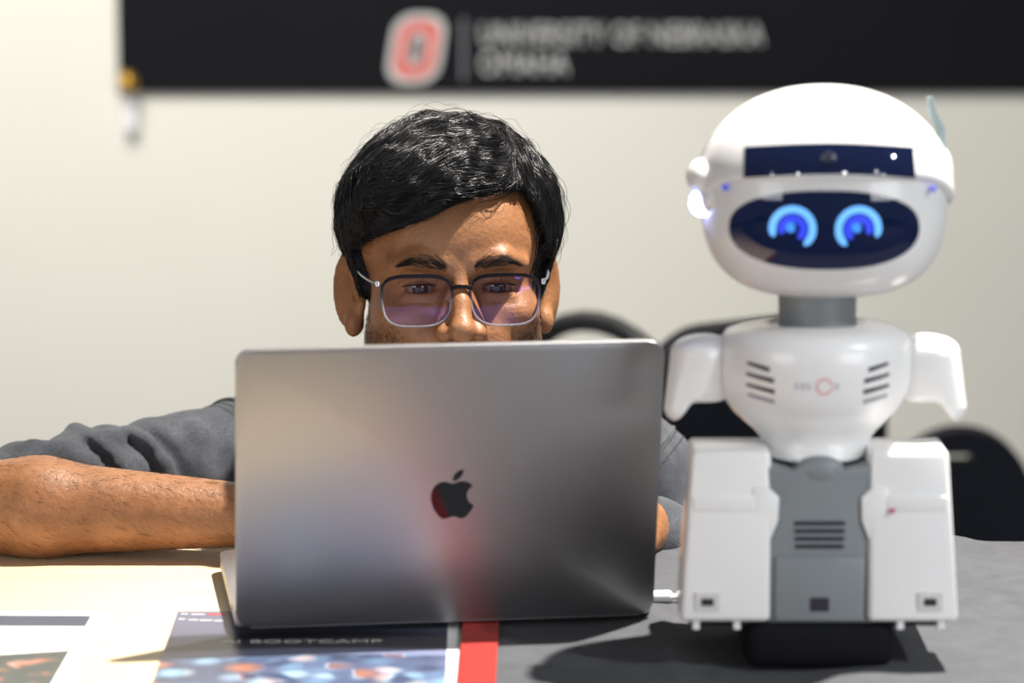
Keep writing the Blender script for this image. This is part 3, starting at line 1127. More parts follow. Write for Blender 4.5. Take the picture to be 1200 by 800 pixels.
for sx in (-1, 1):
    for i, (pxa, pxb, py) in enumerate(((877, 902, 431), (876, 907, 444), (876, 908, 457), (878, 908, 469))):
        pa, pb = (pxa, pxb) if sx < 0 else (1920 - pxb, 1920 - pxa)
        V = []
        for s in range(9):
            pxx = pa + (pb - pa) * s / 8
            inn = s / 8 if sx < 0 else 1 - s / 8
            yy_ = py + 5.5 * (inn - 0.5)
            for hh in (-2.3, 2.3):
                X, Z = RL(pxx, yy_ + hh * (0.8 + 0.4 * inn), 1.2)
                V.append((X, tor_y(X, Z) - 0.03, Z))
        F = [(2 * s, 2 * s + 1, 2 * s + 3, 2 * s + 2) for s in range(8)]
        o = cm(mesh_obj('vent_slot', V, F, M_rd if i < 3 else plain('vent_grey', srgb(150, 150, 156), 0.5), tor))
        md = o.modifiers.new('t', 'SOLIDIFY'); md.thickness = 0.0004
gx, gz = RL(966, 453, 0.7)
V, F = [], []
for i in range(40):
    a = 2 * math.pi * i / 40
    for r in (0.42, 0.62):
        X, Z = gx + r * math.cos(a), gz + r * math.sin(a)
        V.append((X, tor_y(X, Z) - 0.025, Z))
    if i not in (0, 39):
        F.append((2 * i, 2 * i + 1, (2 * i + 3) % 80, (2 * i + 2) % 80))
cm(mesh_obj('ring_mark', V, F, plain('faint_red_print', srgb(226, 178, 178), 0.4), tor))
M_fp = plain('faint_grey_print', srgb(196, 194, 200), 0.4)
for pxa, pxb in ((931, 936), (938, 944), (946, 950), (978, 983)):
    V = []
    for pxx in (pxa, pxb):
        for pyy in (449, 457):
            X, Z = RL(pxx, pyy, 0.7)
            V.append((X, tor_y(X, Z) - 0.02, Z))
    cm(mesh_obj('print_mark', V, [(0, 1, 3, 2)], M_fp, tor))

# --- arms: shoulder puck plus a longer outer blade with a notch below
def robot_arm(sx):
    bx = 8.55
    def f(X, Y, Z):
        x_ = X * sx
        z_ = Z - TZo
        up = cap((bx - 1.1, 6.2, 18.0), (bx - 1.1, 6.2, 15.4), 1.75, 1.6)[0](x_, Y, z_)
        out = cap((bx - 0.2, 6.0, 17.7), (bx + 0.85, 5.4, 14.3), 1.75, 1.1)[0](x_, Y, z_)
        d = smin(up, out, 1.0)
        d = smax(d, z_ - 19.5, 1.3)
        d = smax(d, (14.6 - z_) - 1.3 * np.clip(x_ - (bx + 0.0), 0, 1.3), 0.7)
        d = smax(d, 3.9 - Y, 0.6)
        return d
    lo_ = np.array((bx - 3, 3, 12.5 + TZo)); hi_ = np.array((bx + 2.4, 9.5, 20.6 + TZo))
    if sx < 0:
        lo_[0], hi_[0] = -(bx + 2.4), -(bx - 3)
    return np_part('arm', f, lo_, hi_, 0.14, M_rw, rob)
robot_arm(-1); robot_arm(1)

# --- treads and grey centre
TH = RL(860, 528, 1.0)[1]
def tread(sx):
    tr = empty('tread_housing', (0, 0, 0), parent=rob)
    xi = 3.35
    outer_b, outer_t = 9.55, 8.75
    bm = box_bm((6.2, 6.2, TH), (xi + 3.1, 3.1, TH / 2), 0.42, 4)
    for v in bm.verts:
        s = v.co.z / TH
        fx = (v.co.x - xi) / 6.2
        v.co.x = sx * (xi + fx * ((outer_b + (outer_t - outer_b) * s) - xi))
        if v.co.y < 3:
            v.co.y += 0.9 * max(0, s - 0.1)
    cm(bm_obj('housing', bm, M_rw, tr, True))
    cm(bm_obj('rear_housing', box_bm((4.8, 10, TH * 0.6), (sx * 5.9, 9.4, TH * 0.3), 0.5, 3), M_rw, tr, True))
    # raised inner cheek that narrows the grey waist
    zc = [(3.5, RL(0, 640, 0)[1]), (2.85, RL(0, 612, 0)[1]), (2.8, RL(0, 585, 0)[1]), (3.6, RL(0, 572, 0)[1]), (4.6, RL(0, 572, 0)[1]), (4.6, RL(0, 645, 0)[1])]
    bmc = prism_bm([(sx * x, z) for x, z in zc], 0.5, 3.0, 0.1)
    cm(bm_obj('cheek', bmc, M_rw, tr, True))
    px0 = 848 if sx < 0 else 1072
    xx, zz = RL(px0, 592, 0)
    cm(bm_obj('panel', box_bm((4.2, 0.3, 1.1), (sx * 6.6, 0.60, RL(0, 592, 0)[1]), 0.12), M_rw, tr, True))
    xx, zz = RL(829 if sx < 0 else 1090, 705, 0)
    cm(bm_obj('port_frame', box_bm((1.7, 0.3, 1.3), (xx, 0.06, zz), 0.08), plain('port_grey', srgb(205, 202, 200), 0.4), tr))
    cm(bm_obj('port', box_bm((0.85, 0.1, 0.5), (xx, -0.11, zz), 0.03), M_rd, tr))
    # rubber track below the housing
    cm(bm_obj('track', box_bm((4.8, 13, 1.6), (sx * 6.5, 7.7, 0.2), 0.35), M_rd, tr, True))
    for xq in (8.4, 5.6):
        cm(bm_obj('peg', box_bm((0.5, 0.5, 0.7), (sx * xq, 0.6, -0.25), 0.08), M_rw, tr))
    return tr
tread(-1)
tr = tread(1)
xx, zz = RL(1045, 598, 0.4)
cm(bm_obj('mark', box_bm((0.35, 0.06, 0.35), (xx, 0.28, zz)), plain('red_mark', srgb(190, 90, 120), 0.4), tr))
gpx = [(896, 546), (897, 573), (911, 582), (911, 612), (900, 640), (900, 729), (1022, 729), (1022, 640), (1009, 612), (1009, 582), (1018, 573), (1019, 546), (990, 552), (975, 543), (960, 540), (945, 543), (930, 552)]
gp = [RL(a, b, 0.9) for a, b in gpx]
front = empty('front_panel', (0, 0, 0), parent=rob)
cm(bm_obj('grey_plate', prism_bm(gp[::-1], 0.75, 9.0, 0.18, 3), M_rg, front, True))
np_part('saddle', ell((0, 1.4, RL(0, 556, 0)[1]), (1.75, 0.8, 1.05))[0], (-2.2, 0.3, RL(0, 556, 0)[1] - 1.5), (2.2, 2.4, RL(0, 556, 0)[1] + 1.5), 0.12, M_rg, front)
for i, py in enumerate((613, 622, 631, 640)):
    xx, zz = RL(960, py, 0.7)
    cm(bm_obj('vent_slot', box_bm((3.5 - 0.06 * i, 0.2, 0.27), (0, 0.72, zz), 0.08), M_rd, front))
zz = RL(960, 690, 0.6)[1]
cm(bm_obj('lower_cover', box_bm((6.2, 0.6, 4.6), (0.05, 0.72, zz), 0.25, 3), M_rg, front, True))
xx, zz = RL(960.5, 708, 0.4)
cm(bm_obj('charging_port', box_bm((1.3, 0.14, 0.95), (xx, 0.40, zz), 0.05), M_rd, front))

# ================================================================== person
yaw, pit = math.radians(6.0), math.radians(5.0)
fwd = np.array([math.sin(yaw) * math.cos(pit), -math.cos(yaw) * math.cos(pit), math.sin(pit)])
bk = -fwd
rt = np.cross(np.array([0, 0, 1.0]), fwd) * 1.0
rt = np.cross(fwd, np.array([0, 0, 1.0])); rt /= np.linalg.norm(rt)
if rt[0] < 0: rt = -rt
upv = np.cross(rt, bk)
if upv[2] < 0: upv = -upv
HRm = np.stack([rt, bk, upv], 1)                    # columns = local axes
HO = np.array(P(538, 336, 2.625)) * 100.0           # between the eyes, on the cornea plane (cm)
def h2w(p):
    return np.asarray(p) @ HRm.T + HO
def w2h(p):
    return (np.asarray(p) - HO) @ HRm

EYE = 3.05
hd = Prims(HRm, HO)
hd.u(ell((0, 9, 4.2), (7.4, 9.6, 8.0)))
hd.u(ell((0, 4.6, 3.0), (6.6, 5.6, 5.4)), 2.0)
hd.u(ell((0, 4.9, -3.0), (6.8, 5.5, 5.5)), 2.0)
hd.u(ell((0, 4.6, -7.2), (5.5, 4.9, 3.6)), 2.0)
for s in (-1, 1):
    hd.u(ell((s * 5.35, 6.4, -5.6), (1.6, 3.6, 2.6)), 1.5)
    hd.u(ell((s * 4.4, 1.9, -2.2), (1.9, 2.1, 1.4)), 1.6)
    hd.u(ell((s * 2.4, 0.9, -4.4), (1.6, 1.5, 1.6)), 1.4)
hd.u(ell((0, 0.7, -9.3), (1.7, 1.5, 1.4)), 1.5)
for s in (-1, 1):
    hd.u(cap((s * 1.1, -0.55, 1.75), (s * 3.3, -0.45, 2.15), 0.55, 0.6), 0.9)
    hd.u(cap((s * 3.3, -0.45, 2.15), (s * 5.0, 0.8, 1.7), 0.6, 0.55), 0.9)
for s in (-1, 1):
    hd.sub(ell((s * 3.15, -1.0, 0.05), (1.95, 1.5, 1.05)), 0.9)
# nose
hd.u(cap((0, -0.45, 1.2), (0, -1.55, -1.2), 0.62, 0.66), 0.7)
hd.u(cap((0, -1.55, -1.2), (0, -2.55, -3.1), 0.66, 0.86), 0.5)
hd.u(ell((0, -2.55, -3.25), (0.98, 0.95, 0.85)), 0.5)
for s in (-1, 1):
    hd.u(ell((s * 1.28, -1.3, -3.5), (0.78, 1.05, 0.72)), 0.45)
    hd.u(cap((s * 0.7, -0.6, -0.6), (s * 1.1, -0.9, -2.6), 0.5, 0.7), 0.7)
    hd.sub(ell((s * 0.68, -1.95, -4.12), (0.36, 0.55, 0.32)), 0.2)
# mouth
hd.u(ell((0, 0.9, -6.1), (2.9, 2.0, 1.7)), 1.2)
for s in (-1, 1):
    hd.u(cap((s * 2.1, -0.45, -6.3), (s * 0.3, -1.25, -5.98), 0.3, 0.42), 0.3)
    hd.u(cap((s * 1.8, -0.45, -6.6), (0, -1.1, -6.95), 0.32, 0.52), 0.35)
hd.sub(cap((-2.3, -0.9, -6.36), (2.3, -0.9, -6.36), 0.09), 0.2)
# eyelids
for s in (-1, 1):
    hd.u(ell((s * EYE, 1.28, 0.02), (1.42, 1.36, 1.36)), 0.45)
    hd.u(cap((s * (EYE - 1.3), 0.35, 0.42), (s * EYE, -0.12, 0.72), 0.16, 0.2), 0.25)
    hd.u(cap((s * EYE, -0.12, 0.72), (s * (EYE + 1.45), 0.75, 0.35), 0.2, 0.16), 0.25)
    hd.u(cap((s * (EYE - 1.2), 0.3, -0.75), (s * (EYE + 1.1), 0.35, -0.85), 0.22), 0.5)
    hd.sub(ell((s * EYE, -0.35, -0.14), (1.42, 1.75, 0.35)), 0.1)
# ears
for s in (-1, 1):
    hd.u(ell((s * 8.0, 9.9, -0.7), (0.55, 1.9, 3.2), rz=s * math.radians(-38)), 0.6)
    hd.sub(ell((s * 8.35, 9.2, -0.2), (0.5, 1.15, 2.1), rz=s * math.radians(-38)), 0.35)
    hd.u(ell((s * 7.75, 9.1, -3.4), (0.72, 0.75, 1.05)), 0.5)
    hd.u(ell((s * 7.35, 8.3, -0.7), (0.4, 0.5, 0.75)), 0.35)
# neck
hd.u(cap((0, 10.0, -3.0), (0, 13.5, -15.0), 5.4, 6.0), 2.5)

# --- arms, hands, torso, legs in world cm
SL, SR = np.array([-21.0, 284.0, 77.7]), np.array([9.9, 286.0, 75.9])
EL, ER = np.array([-45.5, 266.5, 77.7]), np.array([25.5, 287.0, 61.5])
WL, WR = np.array([-20.4, 264.0, 77.5]), np.array([9.8, 267.2, 76.0])
ES = EL + np.array([0, 1.7, -1.1])
bd = Prims()
NECK = h2w((0, 13.0, -14.0))
bd.u(cap(SL, SR, 5.0, 5.0))
bd.u(ell((-4.6, 292, 68), (16, 10.5, 16)), 4)
bd.u(ell((-4.6, 296, 50), (14.5, 10.5, 14)), 4)
bd.u(cap(NECK, (-4.6, 290, 74), 6, 9), 3)
bd.u(cap(SL, ES, 4.4, 3.4), 2)
bd.u(cap(SR, ER, 4.6, 3.9), 2)
mL = EL * 0.68 + WL * 0.32 + np.array([0, -0.3, 0.2])
bd.u(cap(EL, mL, 3.65, 3.8), 1.5)
bd.u(cap(mL, WL, 3.8, 2.45), 1.5)
mR = ER * 0.65 + WR * 0.35
bd.u(cap(ER, mR, 3.9, 4.0), 1.5)
bd.u(cap(mR, WR, 4.0, 2.5), 1.5)
for s, kx in ((-1, -15.5), (1, 6.5)):
    hip, knee, ank, toe = (-4.6 + s * 8.5, 298, 44), (kx, 283, 8.5), (kx, 322, 7.5), (kx, 330, 3.2)
    bd.u(cap(hip, knee, 8.2, 6.0), 3)
    bd.u(cap(knee, ank, 5.8, 4.2), 2)
    bd.u(cap(ank, toe, 3.8, 2.6), 2)

def unit(v):
    v = np.asarray(v, float)
    return v / np.linalg.norm(v)

def hand(pr, w_, f, n, thumb_side, curl, spread=0.06, cthumb=0.5):
    """w_ wrist, f finger direction, n back-of-hand direction, thumb_side vector"""
    f = unit(f); n = unit(n - f * np.dot(n, f)); t = unit(np.cross(f, n))
    if np.dot(t, thumb_side) < 0: t = -t
    lens = [(4.2, 2.5, 2.0), (4.6, 2.9, 2.1), (4.2, 2.7, 2.0), (3.3, 2.0, 1.8)]
    offs = [2.7, 0.95, -0.85, -2.5]
    base = [8.6, 8.9, 8.4, 7.7]
    rad = [0.88, 0.9, 0.86, 0.76]
    for i in range(4):
        k = w_ + f * base[i] + t * offs[i] + n * 0.1
        pr.u(cap(w_ + t * offs[i] * 0.5 - f * 0.5, k, 1.35, 1.05), 0.9)
        d = unit(f + t * spread * (1.5 - i))
        p = k
        ang = 0.0
        for j, L in enumerate(lens[i]):
            ang += curl[j]
            dd = d * math.cos(ang) - n * math.sin(ang)
            q = p + dd * L
            pr.u(cap(p, q, rad[i] * (1 - 0.09 * j), rad[i] * (0.93 - 0.1 * j)), 0.35 if j else 0.5)
            p = q
    tb0 = w_ + f * 2.2 + t * 2.2 - n * 0.7
    d1 = unit(f * 0.75 + t * 0.75 - n * 0.35)
    tb1 = tb0 + d1 * 3.9
    d2 = unit(f * 1.0 + t * (0.45 - cthumb) - n * 0.25)
    tb2 = tb1 + d2 * 3.0
    tb3 = tb2 + unit(f * 1.0 + t * (0.2 - cthumb) - n * 0.2) * 2.4
    pr.u(cap(tb0, tb1, 1.5, 1.15), 0.9)
    pr.u(cap(tb1, tb2, 1.08, 0.98), 0.4)
    pr.u(cap(tb2, tb3, 0.98, 0.8), 0.3)
hand(bd, WL, (0.92, -0.62, 0.06), (0, 0, 1.0), (1, 0.5, 0), (0.45, 0.5, 0.35))
hand(bd, WR, (-0.42, -1.0, -0.07), (0.35, -0.1, 0.95), (-1, 0, 0), (0.55, 0.8, 0.5), 0.02, 0.7)

def axis(segs):
    """piecewise-constant spacing: [(start, end, step), ...] joined"""
    out = []
    for a, b, s in segs:
        n = max(1, int(round((b - a) / s)))
        out.append(np.linspace(a, b, n, endpoint=False))
    out.append(np.array([segs[-1][1]]))
    return np.concatenate(out)
hx, hy, hz = HO
xs = axis([(-50, hx - 11, 0.4), (hx - 11, hx + 10.5, 0.145), (hx + 10.5, 38, 0.4)])
ys = axis([(248, hy - 4.2, 0.35), (hy - 4.2, hy + 5, 0.14), (hy + 5, hy + 22, 0.3), (hy + 22, 336, 0.9)])
zs = axis([(0, 70, 1.1), (70, hz - 11.5, 0.32), (hz - 11.5, hz - 5.2, 0.25), (hz - 5.2, hz + 5, 0.14), (hz + 5, hz + 14, 0.3)])
F = np.full((len(xs), len(ys), len(zs)), 9.0, np.float32)
bd.grid(F, xs, ys, zs)
Fh = np.full_like(F, 9.0)
hd.grid(Fh, xs, ys, zs)
# the trunk joins the head with a soft blend at the neck
F = smin(F, Fh, 1.2)
V, Q = surface_nets(F, xs, ys, zs)
del F, Fh
V = relax(V, Q, 2, 0.45)

def skin_mat():
    t = NT('skin')
    v = t.coord(1.0)
    at = t.n('ShaderNodeAttribute', attribute_name='mask')
    sepc = t.n('ShaderNodeSeparateColor')
    t.l(at.outputs['Color'], sepc.inputs[0])
    n1 = t.noise(v, 35, 5, 0.6)
    base = t.ramp(n1, [(0.3, srgb(132, 88, 56)), (0.5, srgb(148, 101, 66)), (0.72, srgb(162, 113, 75))])
    # small freckles and pores
    sp = t.ramp(t.noise(v, 420, 2, 0.5), [(0.30, (0.6, 0.6, 0.6)), (0.37, (0, 0, 0))])
    base = t.mix(t.math('MULTIPLY', sp, 0.35), base, srgb(92, 55, 34))
    # stubble
    st = t.ramp(t.noise(v, 700, 3, 0.6), [(0.40, (1, 1, 1)), (0.60, (0.25, 0.25, 0.25))])
    base = t.mix(t.math('MULTIPLY', st, sepc.outputs[0]), base, srgb(34, 26, 22))
    base = t.mix(t.math('MULTIPLY', sepc.outputs[1], 0.75), base, srgb(140, 80, 66))
    t.l(base, t.b.inputs['Base Color'])
    t.set(Roughness=0.46)
    t.b.inputs['Subsurface Weight'].default_value = 0.12
    t.b.inputs['Subsurface Radius'].default_value = (0.012, 0.005, 0.003)
    t.b.inputs['Subsurface Scale'].default_value = 0.5
    t.b.inputs['Specular IOR Level'].default_value = 0.45
    nn = t.noise(v, 260, 4, 0.6)
    t.bump(nn, 0.4, 0.002)
    return t.m
person = mesh_np('person', V * 0.01, Q, skin_mat())
tag(person, 'person in grey denim shirt and glasses leaning behind the open laptop', 'person')
Lc = w2h(V)
def sstep(a, b, x):
    t = np.clip((x - a) / (b - a), 0, 1)
    return t * t * (3 - 2 * t)
ax_ = np.abs(Lc[:, 0])
jaw = sstep(-1.6, -4.6, Lc[:, 2]) * sstep(-14, -11, Lc[:, 2]) * sstep(11, 8, Lc[:, 1])
cheek = sstep(7.4, 7.0, ax_) * sstep(3.6, 5.4, ax_) * sstep(-0.6, -2.6, Lc[:, 2])
side = sstep(7.4, 7.0, ax_) * sstep(5.6, 6.4, ax_) * sstep(4.2, 5.6, Lc[:, 1]) * sstep(2, 0, Lc[:, 2]) * sstep(8.4, 7.6, Lc[:, 1])
lipz = np.exp(-((Lc[:, 2] + 6.45) / 0.85) ** 2) * sstep(2.4, 1.6, ax_) * sstep(0.3, -0.4, Lc[:, 1])
must = sstep(2.9, 2.2, ax_) * np.exp(-((Lc[:, 2] + 5.15) / 0.5) ** 2) * sstep(0.8, 0, Lc[:, 1])
inhead = (np.linalg.norm(Lc - np.array([0, 8, 0]), axis=1) < 17)
stub = np.clip(np.maximum.reduce([jaw * np.maximum(cheek, sstep(-6, -8, Lc[:, 2])) * 0.8, cheek * jaw * 0.9, side * 0.9, must * 0.8]), 0, 1) * inhead * (1 - lipz)
colr = np.zeros((len(V), 4), np.float32)
colr[:, 0] = stub
colr[:, 1] = lipz * inhead
colr[:, 3] = 1
ca_ = person.data.color_attributes.new('mask', 'FLOAT_COLOR', 'POINT')
ca_.data.foreach_set('color', colr.ravel())

# --- eyes (gaze lowered towards the screen)
def eye_mat():
    t = NT('eyeball')
    v = t.coord(1.0)
    sep = t.n('ShaderNodeSeparateXYZ')
    t.l(v, sep.inputs[0])
    r = t.math('SQRT', t.math('ADD', t.math('POWER', sep.outputs[0], 2.0), t.math('POWER', sep.outputs[2], 2.0)))
    c = t.ramp(t.math('MULTIPLY', r, 100.0), [(0.0, (0.004, 0.003, 0.003)), (0.22, (0.004, 0.003, 0.003)), (0.27, (0.05, 0.022, 0.01)), (0.60, (0.03, 0.014, 0.008)), (0.68, srgb(128, 106, 96)), (0.95, srgb(130, 100, 90))])
    t.l(c, t.b.inputs['Base Color'])
    t.set(Roughness=0.08)
    return t.m
M_eye = eye_mat()
for s in (-1, 1):
    b_ = bmesh.new()
    bmesh.ops.create_uvsphere(b_, u_segments=32, v_segments=24, radius=0.0122)
    e_ = bm_obj('eye', b_, M_eye, person, True)
    e_.location = h2w((s * EYE, 1.3, 0.0)) * 0.01
    rot = Matrix([list(r) for r in HRm])
    e_.rotation_euler = (rot @ Matrix.Rotation(math.radians(14), 3, 'X') @ Matrix.Rotation(math.radians(2), 3, 'Z')).to_euler()

# --- hair volume, in head space (cm)
HL = np.array([(-9, 2.6), (-7.2, 3.4), (-6.0, 3.9), (-5.1, 4.2), (-3.1, 5.0), (-1.0, 6.1), (1.0, 7.0), (3.8, 7.5), (5.4, 7.3), (6.4, 5.8), (7.2, 3.0), (9, 1.0)])
def hairline(x):
    return np.interp(x, HL[:, 0], HL[:, 1])
def hair_field(x, y, z):
    d = ell((0, 9.2, 4.4), (9.25, 10.9, 9.1))[0](x, y, z)
    # fuller sweep above the forehead, to the picture's left
    d = smin(d, ell((-3.0, 1.9, 7.2), (5.6, 3.4, 3.6))[0](x, y, z), 2.0)
    d = d + 0.16 * np.sin(x * 1.7 + y * 0.6 + 1.0 * np.sin(z * 0.8)) * np.sin(z * 1.1 + y * 0.9) + 0.08 * np.sin(x * 3.1 - z * 2.3 + y)
    # face opening
    face = np.maximum((z - hairline(x)) * 0.8, (y - (5.3 + 0.25 * np.clip(z, -3, 3))) * 0.9)
    d = smax(d, -face, 0.9)
    # lower edge: sideburn in front of the ear, nape behind it
    zl = np.where(y < 7.6, -2.6, np.where(y < 12.2, 1.3, -5.0))
    zl = np.interp(y.ravel() if hasattr(y, 'ravel') else y, [5.0, 7.3, 8.2, 11.6, 13.0, 20], [-2.4, -2.6, 2.0, 2.2, -4.0, -5.5]).reshape(np.shape(y))
    d = smax(d, (zl - z) * 0.7, 0.8)
    # hair lies flatter at the temples below the ear top
    w_ = 7.75 + 1.5 * np.clip((z - 0.5) / 4.0, 0, 1)
    d = smax(d, np.abs(x) - w_, 0.8)
    return d
lo, hi = np.array((-10.5, -3.5, -7.5)), np.array((10.5, 21, 15))
hp_ = Prims(); hp_.u((hair_field, lo, hi))
HV, HQ = nets([hp_], lo, hi, 0.28, it=2)
def head_local_pts(p):
    L = Prims(); L.L = hd.L
    return L.pts(p)
def both(p):
    return np.minimum(hair_field(p[:, 0], p[:, 1], p[:, 2]), head_local_pts(p))
def grad(f, p, e=0.06):
    g = np.stack([f(p + np.eye(3)[i] * e) - f(p - np.eye(3)[i] * e) for i in range(3)], 1)
    return g / (np.linalg.norm(g, axis=1, keepdims=True) + 1e-9)

def hair_mat(name, c0, c1, rough):
    t = NT(name)
    v = t.coord(1.0)
    n = t.noise(v, 120, 3)
    t.l(t.ramp(n, [(0.3, c0), (0.7, c1)]), t.b.inputs['Base Color'])
    t.set(Roughness=rough)
    t.b.inputs['Specular IOR Level'].default_value = 0.34
    return t.m
M_hair = hair_mat('black_hair', (0.004, 0.004, 0.005), (0.010, 0.009, 0.010), 0.30)
M_under = hair_mat('hair_under', (0.004, 0.004, 0.005), (0.008, 0.007, 0.008), 0.75)
hair = mesh_np('hair', (h2w(HV - grad(lambda p: hair_field(p[:, 0], p[:, 1], p[:, 2]), HV) * 0.12) * 0.01), HQ, M_under, person)
hair['label'] = 'short black side swept hair'

def flow(p):
    x, y, z = p.T
    part = 5.2 - 0.30 * np.clip(y, 0, 14)
    left = 1 / (1 + np.exp((x - part) * 2.2))
    dl = np.stack([-1.0 + 0 * x, -0.42 + 0 * x, -0.15 + 0 * x], 1)
    dr = np.stack([0.45 + 0 * x, -0.25 + 0 * x, -1.0 + 0 * x], 1)
    d = dl * left[:, None] + dr * (1 - left)[:, None]
    sd = np.clip((np.abs(x) - 6.2) / 2.0, 0, 1)[:, None] * np.ones((1, 3))
    dn = np.stack([0 * x, 0.15 - 0.35 * np.clip((6 - y) / 6, 0, 1), -1 + 0 * x], 1)
    d = d * (1 - sd) + dn * sd
    back = np.clip((y - 11) / 5, 0, 1)[:, None]
    d = d * (1 - back) + np.stack([0.15 * np.sign(x), 0.3 + 0 * x, -1 + 0 * x], 1) * back
    wv = np.stack([np.sin(z * 0.8 + y * 0.5), np.sin(x * 0.7 + z * 0.6), np.sin(x * 0.9 - y * 0.8)], 1)
    return d + 0.22 * wv

def grow(n, m, len_rng, lift, jit, rad, sel=None, seed=3):
    rg = np.random.default_rng(seed)
    tri = np.concatenate([HQ[:, [0, 1, 2]], HQ[:, [0, 2, 3]]])
    A = HV[tri]
    ar = np.linalg.norm(np.cross(A[:, 1] - A[:, 0], A[:, 2] - A[:, 0]), axis=1)
    c = A.mean(1)
    wgt = ar * np.where(c[:, 1] > 13, 0.35, 1.0)
    inner = head_local_pts(c) < 0.25        # hair underside, hugging the skull
    wgt = np.where(inner, 0, wgt)
    if sel is not None:
        wgt = wgt * sel(c)
    ti = rg.choice(len(tri), n, p=wgt / wgt.sum())
    r1, r2 = np.sqrt(rg.random(n)), rg.random(n)
    p = (1 - r1)[:, None] * A[ti, 0] + (r1 * (1 - r2))[:, None] * A[ti, 1] + (r1 * r2)[:, None] * A[ti, 2]
    L = rg.uniform(*len_rng, n)
    pers = rg.normal(size=(n, 3)) * jit
    lf = np.abs(rg.normal(size=n)) * lift + 0.02
    path = []
    for i in range(m):
        s = i / (m - 1)
        off = -0.10 + lf * math.sin(math.pi * min(1, s * 0.85 + 0.12)) + 0.03
        g = grad(both, p)
        dd = both(p)
        p = p - g * (dd - off)[:, None]
        path.append(p.copy())
        v = flow(p) + pers
        v = v - g * np.sum(v * g, 1)[:, None]
        v /= np.linalg.norm(v, axis=1, keepdims=True) + 1e-9
        p = p + v * (L / (m - 1))[:, None]
    path = np.stack(path, 1)
    # hair stops short of the ears
    bad = (np.abs(path[:, :, 0]) > 7.0) & (path[:, :, 2] < 2.0) & (path[:, :, 1] > 7.4) & (path[:, :, 1] < 12.5)
    bad |= (path[:, :, 2] < -3.0) & (path[:, :, 1] < 8)
    cut = np.where(bad.any(1), bad.argmax(1), m)
    for i in range(1, m):
        s_ = cut <= i
        path[s_, i] = path[s_, i - 1] + np.array([0, 0, -0.002])
    rr = rad * rg.uniform(0.6, 1.2, n)[:, None] * np.interp(np.linspace(0, 1, m), [0, 0.2, 0.7, 1], [0.8, 1, 0.8, 0.15])[None, :]
    return path, rr
pa, ra_ = grow(9500, 10, (3.5, 7.5), 0.09, 0.09, 0.034, seed=3)
pb, rb2 = grow(1100, 10, (2.5, 5.0), 0.30, 0.38, 0.018, seed=5)
pc, rc = grow(700, 10, (1.8, 3.4), 0.10, 0.35, 0.015, sel=lambda c: ((c[:, 1] < 5) & (c[:, 2] < hairline(c[:, 0]) + 1.6)).astype(float), seed=9)
pb, rb2 = np.concatenate([pb, pc]), np.concatenate([rb2, rc])
hs = strands('hair_strands', h2w(np.concatenate([pa, pb]).reshape(-1, 3)).reshape(-1, 10, 3) * 0.01, np.concatenate([ra_, rb2]) * 0.01, M_hair, person)
hs['kind'] = 'stuff'

# --- eyebrows, lashes, sideburn and cheek stubble, forearm hair
def surf_hairs(name, roots, dirs, L, m, lift, rad, mat, fld, seed, curve=0.0):
    rg = np.random.default_rng(seed)
    p = roots.copy()
    n = len(p)
    path = []
    for i in range(m):
        s = i / (m - 1)
        g = grad(fld, p)
        off = 0.0 + lift * (s if np.isscalar(lift) else s)
        p = p - g * (fld(p) - off)[:, None]
        path.append(p.copy())
        v = dirs - g * np.sum(dirs * g, 1)[:, None]
        v /= np.linalg.norm(v, axis=1, keepdims=True) + 1e-9
        p = p + v * (L / (m - 1))[:, None]
    path = np.stack(path, 1)
    rr = rad * rg.uniform(0.7, 1.2, n)[:, None] * np.linspace(1, 0.2, m)[None, :]
    return path, rr
rg = np.random.default_rng(11)
M_brow = hair_mat('brow_hair', (0.008, 0.006, 0.006), (0.02, 0.015, 0.013), 0.5)
for s in (-1, 1):
    n = 400
    t = rg.random(n)
    x = s * (1.05 + 4.2 * t ** 1.1 + rg.normal(size=n) * 0.08)
    zc = np.interp(t, [0, 0.25, 0.62, 1], [1.50, 1.80, 2.10, 1.50])
    hw = np.interp(t, [0, 0.2, 0.6, 1], [0.24, 0.52, 0.44, 0.12])
    z = zc + hw * np.clip(rg.normal(size=n) * 0.55, -1.3, 1.3)
    roots = np.stack([x, np.full(n, -1.2), z], 1)
    dirs = np.stack([s * np.interp(t, [0, .3, 1], [0.5, 1, 1]), 0.0 * t, np.interp(t, [0, 0.2, 0.6, 1], [0.9, 0.5, 0.05, -0.4])], 1) + rg.normal(size=(n, 3)) * 0.15
    path, rr = surf_hairs('b', roots, dirs, rg.uniform(0.5, 0.95, n), 5, 0.12, 0.014, M_brow, head_local_pts, 4)
    strands('eyebrow', h2w(path.reshape(-1, 3)).reshape(path.shape) * 0.01, rr * 0.01, M_brow, person)
    # upper lashes: short hairs along the lid opening
    n = 70
    t = np.linspace(0.03, 0.97, n)
    x = s * (EYE - 1.3 + 2.6 * t)
    z = -0.14 + 0.35 * np.sqrt(np.clip(1 - ((np.abs(x) - EYE) / 1.42) ** 2, 0, 1))
    y0 = 1.3 - np.sqrt(np.clip(1.36 ** 2 - (np.abs(x) - EYE) ** 2 - z ** 2, 0.05, 2))
    q = np.linspace(0, 1, 5)
    path = np.stack([x[:, None] + s * (t - 0.4)[:, None] * 0.45 * q, y0[:, None] - 0.02 - 0.55 * q, (z + 0.02)[:, None] - 0.16 * q + 0.22 * q * q], 2)
    rr = np.full((n, 5), 0.032) * np.linspace(1, 0.2, 5)
    strands('eyelashes', h2w(path.reshape(-1, 3)).reshape(path.shape) * 0.01, rr * 0.01, M_brow, person)
